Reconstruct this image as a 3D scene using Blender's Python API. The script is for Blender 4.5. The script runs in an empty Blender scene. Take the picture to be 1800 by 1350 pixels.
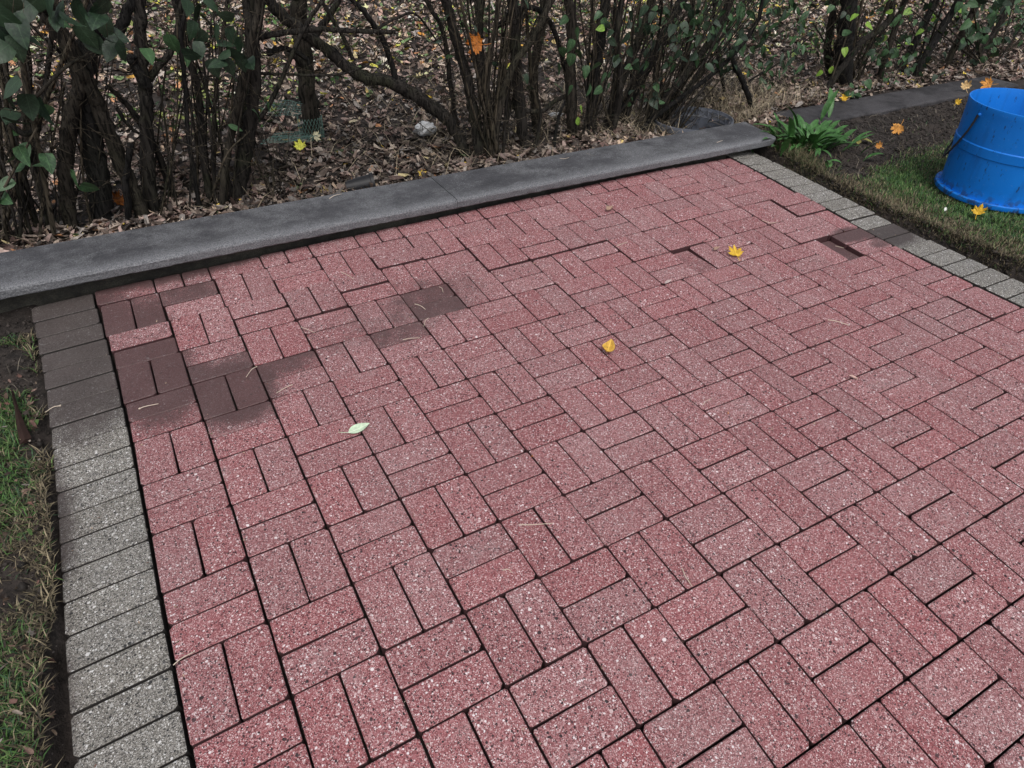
import bpy, math, random
import numpy as np
from mathutils import Vector, Matrix

random.seed(7)
RNG = np.random.default_rng(7)
scene = bpy.context.scene
COL = scene.collection

# ------------------------------------------------------------------ camera
CAMROT = np.array([[0.87042926, 0.28583717, -0.40081169],
                   [-0.49131455, 0.55570665, -0.67067140],
                   [0.03103091, 0.78069663, 0.62413929]])
CAMLOC = np.array([0.225858, -1.400013, 1.394538])
FPX = 1176.47                                   # focal length in photo pixels (1800 wide)
cam_data = bpy.data.cameras.new("camera")
cam = bpy.data.objects.new("camera", cam_data)
COL.objects.link(cam)
mw = Matrix.Identity(4)
for r in range(3):
    for c in range(3):
        mw[r][c] = float(CAMROT[r, c])
    mw[r][3] = float(CAMLOC[r])
cam.matrix_world = mw
cam_data.sensor_width = 36.0
cam_data.lens = FPX / 1800.0 * 36.0
cam_data.clip_start = 0.02
cam_data.clip_end = 300.0
scene.camera = cam

# ------------------------------------------------------------------ world, sun, exposure (overcast)
SUN_EL, SUN_AZ = math.radians(58), math.radians(200)
world = bpy.data.worlds.new("World")
scene.world = world
world.use_nodes = True
wn = world.node_tree
wn.nodes.clear()
sky = wn.nodes.new("ShaderNodeTexSky")
sky.sky_type = 'NISHITA'
sky.sun_disc = False
sky.sun_elevation = SUN_EL
sky.sun_rotation = SUN_AZ
sky.air_density = 1.0
sky.dust_density = 4.0
hs = wn.nodes.new("ShaderNodeHueSaturation")
hs.inputs['Saturation'].default_value = 0.32
bg = wn.nodes.new("ShaderNodeBackground")
bg.inputs['Strength'].default_value = 0.13
wo = wn.nodes.new("ShaderNodeOutputWorld")
wn.links.new(sky.outputs[0], hs.inputs['Color'])
wn.links.new(hs.outputs[0], bg.inputs['Color'])
wn.links.new(bg.outputs[0], wo.inputs['Surface'])

sun_data = bpy.data.lights.new("sun", 'SUN')
sun_data.energy = 1.2
sun_data.angle = math.radians(28)
sun_data.color = (1.0, 0.96, 0.93)
sun = bpy.data.objects.new("sun", sun_data)
COL.objects.link(sun)
# direction towards the sun (sky rotation runs clockwise from +Y)
sd = Vector((math.sin(SUN_AZ) * math.cos(SUN_EL), math.cos(SUN_AZ) * math.cos(SUN_EL), math.sin(SUN_EL)))
sun.rotation_euler = sd.to_track_quat('Z', 'Y').to_euler()
sun.location = (0, 0, 8)

vs = scene.view_settings
vs.view_transform = 'Standard'
vs.look = 'None'
vs.exposure = 0.22
vs.gamma = 1.0
vs.use_curve_mapping = False

# ------------------------------------------------------------------ helpers
def ray(px, py):
    d = np.array([(px - 900.0) / FPX, -(py - 675.0) / FPX, -1.0])
    return CAMROT @ d

def pz(px, py, z):
    """point of the place seen at a photo pixel, at height z"""
    d = ray(px, py)
    return CAMLOC + d * (z - CAMLOC[2]) / d[2]

def py_(px, py, y):
    """point of the place seen at a photo pixel, at depth y behind the wall"""
    d = ray(px, py)
    return CAMLOC + d * (y - CAMLOC[1]) / d[1]

def project(P):
    c = (np.asarray(P, float) - CAMLOC) @ CAMROT
    return np.stack([900 + FPX * c[..., 0] / -c[..., 2], 675 - FPX * c[..., 1] / -c[..., 2]], -1)

def smooth(a, b, x):
    t = np.clip((np.asarray(x, float) - a) / (b - a), 0, 1)
    return t * t * (3 - 2 * t)

_perm = np.random.default_rng(3).random((64, 64))
def vnoise(x, y):
    """tileable value noise in 0..1"""
    x = np.asarray(x, float); y = np.asarray(y, float)
    xi = np.floor(x).astype(int); yi = np.floor(y).astype(int)
    fx = x - xi; fy = y - yi
    fx = fx * fx * (3 - 2 * fx); fy = fy * fy * (3 - 2 * fy)
    g = lambda a, b: _perm[a % 64, b % 64]
    return (g(xi, yi) * (1 - fx) + g(xi + 1, yi) * fx) * (1 - fy) + (g(xi, yi + 1) * (1 - fx) + g(xi + 1, yi + 1) * fx) * fy

def fnoise(x, y, o=3):
    s = 0.0; a = 0.5
    for k in range(o):
        s = s + a * vnoise(x * 2 ** k + 17.3 * k, y * 2 ** k + 5.1 * k); a *= 0.5
    return s

def fastmesh(name, V, F, col=None, smooth_shade=False):
    """mesh from arrays: V (n,3), F (m,k) with equal polygon sizes"""
    V = np.asarray(V, np.float32); F = np.asarray(F, np.int32)
    me = bpy.data.meshes.new(name)
    me.vertices.add(len(V)); me.vertices.foreach_set('co', V.ravel())
    m, k = F.shape
    me.loops.add(m * k); me.loops.foreach_set('vertex_index', F.ravel())
    me.polygons.add(m)
    me.polygons.foreach_set('loop_start', np.arange(0, m * k, k, dtype=np.int32))
    me.polygons.foreach_set('loop_total', np.full(m, k, np.int32))
    if smooth_shade:
        me.polygons.foreach_set('use_smooth', np.ones(m, bool))
    if col is not None:
        at = me.color_attributes.new('tint', 'FLOAT_COLOR', 'POINT')
        c4 = np.ones((len(V), 4), np.float32); c4[:, :3] = col
        at.data.foreach_set('color', c4.ravel())
    me.update(calc_edges=True)
    return me

def link(name, me, mat=None, parent=None, loc=None):
    o = bpy.data.objects.new(name, me)
    COL.objects.link(o)
    if mat is not None and me is not None and len(me.materials) == 0:
        me.materials.append(mat)
    if parent is not None:
        o.parent = parent
    if loc is not None:
        o.location = loc
    return o

def empty(name, loc=(0, 0, 0)):
    o = bpy.data.objects.new(name, None)
    o.empty_display_size = 0.1
    COL.objects.link(o)
    o.location = [float(v) for v in loc]
    return o

def tag(o, label=None, cat=None, group=None, kind=None):
    if label: o['label'] = label
    if cat: o['category'] = cat
    if group: o['group'] = group
    if kind: o['kind'] = kind
    return o

def catmull(P, n):
    P = [np.asarray(p, float) for p in P]
    if len(P) == 2:
        return np.array([P[0] + (P[1] - P[0]) * t for t in np.linspace(0, 1, n + 1)])
    Q = [2 * P[0] - P[1]] + P + [2 * P[-1] - P[-2]]
    out = []
    for i in range(1, len(Q) - 2):
        for t in np.linspace(0, 1, n, endpoint=False):
            a, b, c, d = Q[i - 1], Q[i], Q[i + 1], Q[i + 2]
            out.append(0.5 * ((2 * b) + (c - a) * t + (2 * a - 5 * b + 4 * c - d) * t * t + (3 * b - a - 3 * c + d) * t ** 3))
    out.append(P[-1])
    return np.array(out)

def tube(path, radii, sides=7, knobby=0.0, cap=True):
    """tapered tube along a path: returns verts, quads (triangles doubled as degenerate-free quads)"""
    path = np.asarray(path, float); n = len(path)
    radii = np.interp(np.linspace(0, 1, n), np.linspace(0, 1, len(radii)), radii)
    T = np.gradient(path, axis=0); T /= np.linalg.norm(T, axis=1)[:, None] + 1e-12
    ref = np.array([1.0, 0.2, 0.1]) if abs(T[0][0]) < 0.8 else np.array([0.0, 1.0, 0.2])
    V = []; ph = RNG.random() * 6.28
    u = np.cross(T[0], ref); u /= np.linalg.norm(u)
    lump = RNG.normal(0, 1, (n, sides)) * knobby
    flute = RNG.normal(0, 1, sides) * knobby * 1.2
    for i in range(n):
        u = u - T[i] * np.dot(u, T[i]); u /= np.linalg.norm(u) + 1e-12
        v = np.cross(T[i], u)
        for s in range(sides):
            a = ph + 2 * math.pi * s / sides
            r = radii[i] * (1 + lump[i, s] + flute[s])
            V.append(path[i] + r * (math.cos(a) * u + math.sin(a) * v))
    F = []
    for i in range(n - 1):
        for s in range(sides):
            s2 = (s + 1) % sides
            F.append((i * sides + s, i * sides + s2, (i + 1) * sides + s2, (i + 1) * sides + s))
    if cap:
        V.append(path[-1] + T[-1] * radii[-1] * 0.3); k = len(V) - 1; b = (n - 1) * sides
        for s in range(0, sides - 1, 2):
            F.append((b + s, b + (s + 1) % sides, b + (s + 2) % sides, k))
        if sides % 2:
            F.append((b + sides - 1, b, b, k)) if False else None
    return np.array(V), F

class Bag:
    def __init__(s): s.V = []; s.F = []; s.n = 0
    def add(s, V, F):
        s.V.append(np.asarray(V, float)); s.F += [tuple(i + s.n for i in f) for f in F]; s.n += len(V)
    def mesh(s, name, origin=(0, 0, 0), smooth_shade=True, sharp=0):
        me = bpy.data.meshes.new(name)
        V = np.concatenate(s.V) - np.asarray(origin, float)
        me.from_pydata(V.tolist(), [], s.F)
        if smooth_shade:
            me.polygons.foreach_set('use_smooth', np.ones(len(me.polygons), bool))
        me.update()
        if sharp: me.set_sharp_from_angle(angle=math.radians(sharp))
        return me

def lathe(profile, seg=48):
    """profile: list of (r, z); open ends"""
    V = []; F = []
    for r, z in profile:
        for s in range(seg):
            a = 2 * math.pi * s / seg
            V.append((r * math.cos(a), r * math.sin(a), z))
    for i in range(len(profile) - 1):
        for s in range(seg):
            s2 = (s + 1) % seg
            F.append((i * seg + s, i * seg + s2, (i + 1) * seg + s2, (i + 1) * seg + s))
    return np.array(V), F

# ------------------------------------------------------------------ node helpers
class NT:
    def __init__(s, name):
        s.m = bpy.data.materials.new(name); s.m.use_nodes = True
        s.t = s.m.node_tree; s.t.nodes.clear()
        s.out = s.t.nodes.new('ShaderNodeOutputMaterial')
        s.b = s.t.nodes.new('ShaderNodeBsdfPrincipled')
        s.t.links.new(s.b.outputs[0], s.out.inputs['Surface'])
    def n(s, typ, **kw):
        nd = s.t.nodes.new(typ)
        for k, v in kw.items(): setattr(nd, k, v)
        return nd
    def put(s, sock, v):
        if hasattr(v, 'is_output') or isinstance(v, bpy.types.NodeSocket): s.t.links.new(v, sock)
        elif isinstance(v, (tuple, list)) and len(v) == 3 and sock.type == 'RGBA': sock.default_value = (*v, 1)
        else: sock.default_value = v
    def math(s, op, a, b=None, clamp=False):
        nd = s.n('ShaderNodeMath', operation=op); nd.use_clamp = clamp
        s.put(nd.inputs[0], a)
        if b is not None: s.put(nd.inputs[1], b)
        return nd.outputs[0]
    def vmath(s, op, a, b=None, out=0):
        nd = s.n('ShaderNodeVectorMath', operation=op)
        s.put(nd.inputs[0], a)
        if b is not None:
            s.put(nd.inputs[3] if op == 'SCALE' else nd.inputs[1], b)
        return nd.outputs[out]
    def noise(s, vec, scale, detail=3, rough=0.55, out='Fac'):
        nd = s.n('ShaderNodeTexNoise'); s.put(nd.inputs['Vector'], vec)
        nd.inputs['Scale'].default_value = scale; nd.inputs['Detail'].default_value = detail; nd.inputs['Roughness'].default_value = rough
        return nd.outputs[out]
    def voro(s, vec, scale, feature='F1', rand=1.0):
        nd = s.n('ShaderNodeTexVoronoi', feature=feature); s.put(nd.inputs['Vector'], vec)
        nd.inputs['Scale'].default_value = scale; nd.inputs['Randomness'].default_value = rand
        return nd
    def ramp(s, fac, stops, interp='LINEAR'):
        nd = s.n('ShaderNodeValToRGB'); s.put(nd.inputs[0], fac)
        cr = nd.color_ramp; cr.interpolation = interp
        while len(cr.elements) < len(stops): cr.elements.new(0.5)
        for e, (p, c) in zip(cr.elements, stops):
            e.position = p; e.color = (*c, 1) if len(c) == 3 else c
        return nd.outputs[0]
    def mix(s, fac, a, b, blend='MIX'):
        nd = s.n('ShaderNodeMix', data_type='RGBA', blend_type=blend)
        s.put(nd.inputs[0], fac); s.put(nd.inputs[6], a); s.put(nd.inputs[7], b)
        return nd.outputs[2]
    def maprange(s, v, a, b, c=0.0, d=1.0, smoothstep=True):
        nd = s.n('ShaderNodeMapRange', interpolation_type='SMOOTHSTEP' if smoothstep else 'LINEAR')
        s.put(nd.inputs[0], v)
        for k, x in zip((1, 2, 3, 4), (a, b, c, d)): nd.inputs[k].default_value = x
        return nd.outputs[0]
    def bump(s, h, strength=0.3, dist=0.002, normal=None):
        nd = s.n('ShaderNodeBump'); s.put(nd.inputs['Height'], h)
        nd.inputs['Strength'].default_value = strength; nd.inputs['Distance'].default_value = dist
        if normal is not None: s.put(nd.inputs['Normal'], normal)
        return nd.outputs[0]
    def base(s, col, rough=0.8, normal=None, spec=0.3):
        s.put(s.b.inputs['Base Color'], col); s.put(s.b.inputs['Roughness'], rough)
        s.b.inputs['Specular IOR Level'].default_value = spec
        if normal is not None: s.put(s.b.inputs['Normal'], normal)
        return s.m
    def obj(s): return s.n('ShaderNodeTexCoord').outputs['Object']
    def pos(s): return s.n('ShaderNodeNewGeometry').outputs['Position']

# silt settled in the sunken parts of the paving: centre x, y, radius x, y, weight
SILT = [(-0.13, 0.98, 0.30, 0.62, 1.0), (0.10, 0.78, 0.20, 0.50, 1.0), (0.31, 0.50, 0.17, 0.20, 1.0),
        (0.26, 1.16, 0.17, 0.12, 0.45), (0.50, 0.66, 0.22, 0.14, 0.35), (0.48, 0.56, 0.10, 0.05, 0.3),
        (1.12, 0.71, 0.30, 0.22, 0.46), (0.90, 0.60, 0.32, 0.16, 0.40), (0.96, 0.78, 0.30, 0.18, 0.30),
        (0.60, 0.66, 0.40, 0.13, 0.36), (0.15, 1.35, 0.80, 0.13, 1.0),
        (-0.285, 0.20, 0.145, 0.44, 0.95), (-0.29, -0.32, 0.115, 0.34, 0.8), (3.13, 0.36, 0.15, 0.08, 0.95), (3.32, 0.30, 0.18, 0.13, 1.0), (3.22, 0.24, 0.12, 0.05, 0.8)]

def paver_material(name, red):
    N = NT(name)
    co = N.obj()
    info = N.n('ShaderNodeObjectInfo')
    sa = N.n('ShaderNodeAttribute'); sa.attribute_type = 'GEOMETRY'; sa.attribute_name = 'seed'
    ma = N.n('ShaderNodeAttribute'); ma.attribute_type = 'OBJECT'; ma.attribute_name = 'silt'
    mg = N.n('ShaderNodeAttribute'); mg.attribute_type = 'GEOMETRY'; mg.attribute_name = 'silt'
    seed = N.math('FRACT', N.math('ADD', info.outputs['Random'], sa.outputs['Fac']))
    off = N.vmath('SCALE', (31.0, 17.0, 7.0), seed)
    v = N.vmath('ADD', co, off)
    pos = N.pos()
    lowf = N.noise(v, 14, 3)
    wear = N.noise(pos, 2.3, 4)
    if red:
        A, B = (0.215, 0.068, 0.073), (0.285, 0.108, 0.112)
    else:
        A, B = (0.130, 0.120, 0.104), (0.215, 0.200, 0.176)
    matrix = N.mix(lowf, A, B)
    # fine sand grain
    fine = N.voro(v, 520)
    fr = N.n('ShaderNodeSeparateColor'); N.put(fr.inputs[0], fine.outputs['Color'])
    if red:
        finec = N.ramp(fr.outputs[0], [(0.0, (0.045, 0.018, 0.022)), (0.20, (0.18, 0.052, 0.058)), (0.6, (0.30, 0.108, 0.114)), (0.87, (0.43, 0.235, 0.24)), (1.0, (0.70, 0.57, 0.57))])
    else:
        finec = N.ramp(fr.outputs[0], [(0.0, (0.030, 0.029, 0.028)), (0.30, (0.115, 0.106, 0.094)), (0.7, (0.24, 0.225, 0.20)), (1.0, (0.48, 0.46, 0.43))])
    col = N.mix(0.80, matrix, finec)
    # crushed aggregate, two sizes, stones cut by a random threshold so that sizes vary
    hgt = fr.outputs[1]
    for k, (sc, keep, rad) in enumerate(((330, 0.80, 0.56), (185, 0.60, 0.54), (98, 0.20, 0.44))):
        vv = N.vmath('ADD', v, (3.1 * k, 1.7 * k, 0.0))
        warp = N.vmath('SCALE', N.noise(vv, sc * 1.4, 1, out='Color'), 0.35 / sc)
        vo = N.voro(N.vmath('ADD', vv, warp), sc)
        sep = N.n('ShaderNodeSeparateColor'); N.put(sep.inputs[0], vo.outputs['Color'])
        thr = N.math('MULTIPLY', N.math('ADD', sep.outputs[1], 0.25), rad * 0.8)
        inside = N.math('LESS_THAN', vo.outputs['Distance'], thr)
        pick = N.math('LESS_THAN', sep.outputs[2], keep)
        m = N.math('MULTIPLY', inside, pick)
        if red:
            st = N.ramp(sep.outputs[0], [(0.0, (0.022, 0.017, 0.020)), (0.19, (0.065, 0.036, 0.041)), (0.31, (0.30, 0.120, 0.130)), (0.54, (0.40, 0.21, 0.215)), (0.75, (0.55, 0.41, 0.41)), (0.89, (0.72, 0.65, 0.66))], 'CONSTANT')
        else:
            st = N.ramp(sep.outputs[0], [(0.0, (0.022, 0.022, 0.024)), (0.28, (0.065, 0.063, 0.062)), (0.42, (0.22, 0.21, 0.19)), (0.60, (0.38, 0.37, 0.35)), (0.82, (0.64, 0.63, 0.62))], 'CONSTANT')
        col = N.mix(N.math('MULTIPLY', m, 0.92), col, st)
        hgt = N.math('ADD', hgt, N.math('MULTIPLY', m, 0.8))
    # weathered greyish patches and per-paver tone
    patch = N.maprange(wear, 0.52, 0.74)
    patch2 = N.math('MULTIPLY', N.maprange(N.noise(v, 9, 2), 0.60, 0.76), 0.40)
    grey = N.mix(0.5, col, (0.40, 0.33, 0.33) if red else (0.33, 0.33, 0.33))
    col = N.mix(N.math('MULTIPLY', N.math('MAXIMUM', N.math('MULTIPLY', patch, 0.30), patch2), 0.75), col, grey)
    hsv = N.n('ShaderNodeHueSaturation'); N.put(hsv.inputs['Color'], col)
    N.put(hsv.inputs['Value'], N.maprange(seed, 0, 1, 0.93, 1.06, False))
    N.put(hsv.inputs['Saturation'], N.maprange(N.math('FRACT', N.math('MULTIPLY', seed, 7.31)), 0, 1, 0.90, 1.05, False))
    col = hsv.outputs[0]
    # dirt lodged along the edges of the paver sits in the joints: dusty darker rim
    # silt film
    sp = N.n('ShaderNodeSeparateXYZ'); N.put(sp.inputs[0], pos)
    cur = None
    for (cx, cy, rx, ry, w) in SILT:
        d = N.vmath('MULTIPLY', N.vmath('SUBTRACT', pos, (cx, cy, 0)), (1 / rx, 1 / ry, 0))
        L = N.vmath('LENGTH', d, out=1)
        val = N.math('MULTIPLY', N.maprange(L, 0.45, 1.12, 1.0, 0.0), w)
        cur = val if cur is None else N.math('MAXIMUM', cur, val)
    nz = N.math('SUBTRACT', N.noise(pos, 22, 4), 0.5)
    nf = N.math('SUBTRACT', fr.outputs[2], 0.5)
    s = N.math('ADD', cur, N.math('ADD', N.math('MULTIPLY', nz, 0.70), N.math('MULTIPLY', N.math('SUBTRACT', N.noise(pos, 7, 3), 0.5), 0.55)))
    s = N.math('ADD', s, N.math('MULTIPLY', nf, 0.42))
    s = N.math('ADD', s, N.math('MULTIPLY', N.math('ADD', ma.outputs['Fac'], mg.outputs['Fac']), 0.85))
    s = N.maprange(s, 0.14, 0.90)
    siltc = N.mix(N.noise(pos, 9, 4), (0.036, 0.028, 0.027), (0.070, 0.054, 0.052))
    if red:
        siltc = N.mix(0.10, siltc, (0.20, 0.06, 0.07))
    smul = N.math('MULTIPLY', s, 0.88)
    col = N.mix(smul, col, siltc)
    rough = N.math('SUBTRACT', 0.82, N.math('MULTIPLY', s, 0.24))
    hgt = N.math('MULTIPLY', hgt, N.math('SUBTRACT', 1.0, smul))
    return N.base(col, rough, N.bump(hgt, 0.55, 0.0012), 0.28)

def concrete_material(name, tone=(0.162, 0.166, 0.176), dark=(0.074, 0.075, 0.083), dirt=0.0):
    N = NT(name)
    p = N.pos()
    big = N.noise(p, 3.0, 5, 0.6)
    mid = N.noise(p, 18, 5, 0.65)
    col = N.mix(N.maprange(N.math('ADD', N.math('MULTIPLY', big, 0.6), N.math('MULTIPLY', mid, 0.4)), 0.40, 0.60), dark, tone)
    stain = N.maprange(N.noise(N.vmath('MULTIPLY', p, (1.0, 2.2, 1.0)), 5.5, 6, 0.7), 0.53, 0.62)
    col = N.mix(N.math('MULTIPLY', stain, 0.35), col, tuple(0.5 * t for t in dark))
    cr = N.voro(N.vmath('ADD', p, N.vmath('SCALE', N.noise(p, 9, 3, out='Color'), 0.06)), 1.3, 'DISTANCE_TO_EDGE')
    col = N.mix(N.math('MULTIPLY', N.math('LESS_THAN', cr.outputs['Distance'], 0.0024), 0.25), col, (0.012, 0.012, 0.013))
    sp = N.n('ShaderNodeSeparateXYZ'); N.put(sp.inputs[0], p)
    # worn, cleaner band along the front arris
    band = N.maprange(N.math('ADD', sp.outputs[1], N.math('MULTIPLY', N.math('SUBTRACT', mid, 0.5), 0.14)), 1.255, 1.335, 1.0, 0.0)
    col = N.mix(N.math('MULTIPLY', band, 0.55 * (1 - dirt)), col, tuple(1.75 * t for t in tone))
    sv = N.voro(p, 150); ss = N.n('ShaderNodeSeparateColor'); N.put(ss.inputs[0], sv.outputs['Color'])
    speck = N.math('MULTIPLY', N.math('GREATER_THAN', ss.outputs[0], 0.72), N.math('LESS_THAN', sv.outputs['Distance'], N.math('MULTIPLY', ss.outputs[2], 0.45)))
    speck = N.math('MULTIPLY', speck, N.maprange(N.noise(p, 6, 2), 0.35, 0.62))
    col = N.mix(N.math('MULTIPLY', speck, 0.6 * (1 - dirt)), col, (0.36, 0.37, 0.40))
    pit = N.math('MULTIPLY', N.math('LESS_THAN', ss.outputs[1], 0.18), N.math('LESS_THAN', sv.outputs['Distance'], 0.3))
    col = N.mix(N.math('MULTIPLY', pit, 0.6), col, (0.02, 0.02, 0.022))
    grain = N.noise(p, 210, 3, 0.7)
    col = N.mix(N.maprange(grain, 0.40, 0.62), N.mix(0.55, col, (0.02, 0.02, 0.024)), col)
    h = N.math('ADD', N.noise(p, 110, 4, 0.75), N.math('MULTIPLY', mid, 1.2))
    return N.base(col, 0.72, N.bump(h, 0.9, 0.004), 0.35)

def bark_material(name, a, b, moss=(0.035, 0.042, 0.018), mossy=0.35):
    N = NT(name)
    p = N.pos()
    st = N.vmath('MULTIPLY', p, (70.0, 70.0, 9.0))
    f = N.noise(st, 1.0, 5, 0.65)
    col = N.mix(N.maprange(f, 0.32, 0.68), a, b)
    col = N.mix(N.math('MULTIPLY', N.maprange(N.noise(p, 7, 3), 0.48, 0.7), mossy), col, moss)
    fis = N.maprange(N.noise(N.vmath('MULTIPLY', p, (120.0, 120.0, 14.0)), 1.0, 3), 0.36, 0.5)
    col = N.mix(fis, tuple(0.35 * x for x in a), col)
    return N.base(col, 0.88, N.bump(N.math('ADD', f, N.math('MULTIPLY', fis, 0.6)), 0.9, 0.008), 0.2)

def leaf_material(name, a, b, rough=0.42, spots=0.3):
    N = NT(name)
    co = N.obj(); info = N.n('ShaderNodeObjectInfo')
    col = N.mix(info.outputs['Random'], a, b)
    col = N.mix(N.maprange(N.noise(co, 40, 3), 0.4, 0.75), col, tuple(1.5 * x for x in b))
    col = N.mix(N.math('MULTIPLY', N.maprange(N.noise(co, 130, 2), 0.60, 0.68), spots), col, (0.02, 0.016, 0.012))
    # pale veins running from the midrib
    sp = N.n('ShaderNodeSeparateXYZ'); N.put(sp.inputs[0], co)
    ax = N.math('ABSOLUTE', sp.outputs[0])
    rib = N.math('LESS_THAN', ax, 0.0011)
    side = N.math('LESS_THAN', N.math('FRACT', N.math('MULTIPLY', N.math('SUBTRACT', sp.outputs[1], N.math('MULTIPLY', ax, 0.9)), 75.0)), 0.10)
    vein = N.math('MAXIMUM', rib, N.math('MULTIPLY', side, 0.4))
    col = N.mix(N.math('MULTIPLY', vein, 0.5), col, tuple(min(1, 2.0 * x + 0.02) for x in b))
    m = N.base(col, rough, N.bump(N.math('ADD', vein, N.noise(co, 60, 2)), 0.5, 0.002), 0.36)
    return m

def tint_material(name, rough=0.75, var=0.35, spec=0.25):
    N = NT(name)
    a = N.n('ShaderNodeAttribute'); a.attribute_type = 'GEOMETRY'; a.attribute_name = 'tint'
    p = N.pos()
    f = N.maprange(N.noise(p, 75, 3), 0.3, 0.7, 1 - var, 1 + var, False)
    col = N.vmath('SCALE', a.outputs['Color'], f)
    return N.base(col, rough, N.bump(N.noise(p, 160, 2), 0.35, 0.002), spec)

def plain(name, col, rough=0.7, var=0.25, scale=60, spec=0.3, bump=0.2):
    N = NT(name); co = N.obj()
    f = N.noise(co, scale, 4)
    c = N.mix(f, tuple(x * (1 - var) for x in col), tuple(min(1, x * (1 + var)) for x in col))
    return N.base(c, rough, N.bump(f, bump, 0.002), spec)

M = {}
M['red'] = paver_material('red_paver', True)
M['grey'] = paver_material('grey_paver', False)
M['coping'] = concrete_material('coping_concrete')
M['oldwall'] = concrete_material('dirty_concrete', (0.074, 0.070, 0.074), (0.022, 0.020, 0.021), 0.6)
M['bark'] = bark_material('dark_bark', (0.013, 0.011, 0.0095), (0.034, 0.030, 0.026))
M['bark2'] = bark_material('brown_bark', (0.017, 0.0145, 0.011), (0.046, 0.039, 0.031), mossy=0.2)
M['barkdark'] = bark_material('black_bark', (0.007, 0.0065, 0.0065), (0.019, 0.0175, 0.0165), mossy=0.1)
M['twig'] = bark_material('twig_bark', (0.024, 0.020, 0.014), (0.090, 0.074, 0.053), mossy=0.15)
M['leaf'] = leaf_material('lilac_leaf', (0.020, 0.050, 0.020), (0.042, 0.092, 0.036), 0.48)
M['leafdark'] = leaf_material('dark_leaf', (0.009, 0.021, 0.012), (0.020, 0.040, 0.020), 0.46)
M['leaflime'] = leaf_material('lime_leaf', (0.10, 0.20, 0.025), (0.17, 0.28, 0.04), 0.5)
M['weed'] = leaf_material('weed_leaf', (0.028, 0.088, 0.020), (0.050, 0.130, 0.036), 0.45, 0.1)
M['litter'] = tint_material('leaf_litter', 0.7)
M['grass'] = tint_material('grass_blades', 0.62, 0.2)
M['straw'] = tint_material('straw', 0.7, 0.2)

def soil_material():
    N = NT('soil'); p = N.pos()
    f = N.noise(p, 26, 6, 0.68); g = N.noise(p, 4, 3)
    col = N.mix(N.maprange(f, 0.35, 0.68), (0.012, 0.010, 0.009), (0.045, 0.037, 0.033))
    col = N.mix(N.maprange(g, 0.45, 0.65), col, N.mix(f, (0.018, 0.014, 0.012), (0.058, 0.046, 0.040)))
    v = N.voro(p, 110); s = N.n('ShaderNodeSeparateColor'); N.put(s.inputs[0], v.outputs['Color'])
    peb = N.math('MULTIPLY', N.math('GREATER_THAN', s.outputs[0], 0.93), N.math('LESS_THAN', v.outputs['Distance'], 0.3))
    col = N.mix(N.math('MULTIPLY', peb, 0.5), col, (0.16, 0.14, 0.13))
    return N.base(col, 0.86, N.bump(N.math('ADD', f, N.math('MULTIPLY', N.noise(p, 120, 3), 0.4)), 0.9, 0.012), 0.25)
M['soil'] = soil_material()

# ------------------------------------------------------------------ paving geometry (surveyed, slightly warped grid)
CX = [0.01426, -0.00014, 0.00176, 0.0155, 0.01435, 0.00256, 0.01043, 0.00404, 0.00686, 0.01324]
CY = [0.00187, 0.00282, -0.01054]
CZ = [-0.01234, 0.00532, 0.0354, -0.04697, -0.02883, -0.00924, -0.04721, 0.02613, 0.03585, 0.0078, -0.00816, -0.00939, 0.01812, 0.02891, -0.01754]
def poly(c, u, v, deg):
    s = 0.0; k = 0
    for a in range(deg + 1):
        for b in range(deg + 1 - a):
            s = s + c[k] * u ** a * v ** b; k += 1
    return s

def grid(i, j):
    """grid node (column i along the wall, row j towards the viewer) -> world point of the paving surface"""
    i = np.asarray(i, float); j = np.asarray(j, float)
    ic = np.clip(i, -1.2, 17.2); jc = np.clip(j, -6.6, 5.0)
    u, v = ic / 8 - 1, jc / 6
    x = i * 0.2 + poly(CX, u, v, 3)
    y = -j * 0.2 + poly(CY, u, v, 1)
    z = poly(CZ, u, v, 4) + np.maximum(j - 5.0, 0) * (poly(CZ, u, 5.05 / 6, 4) - poly(CZ, u, 4.95 / 6, 4)) * 10.0
    z = np.maximum(z, -0.16)
    return np.stack(np.broadcast_arrays(x, y, z), -1)

def paver_z(x, y):
    return grid(np.asarray(x) / 0.2, -np.asarray(y) / 0.2)[..., 2]

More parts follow.
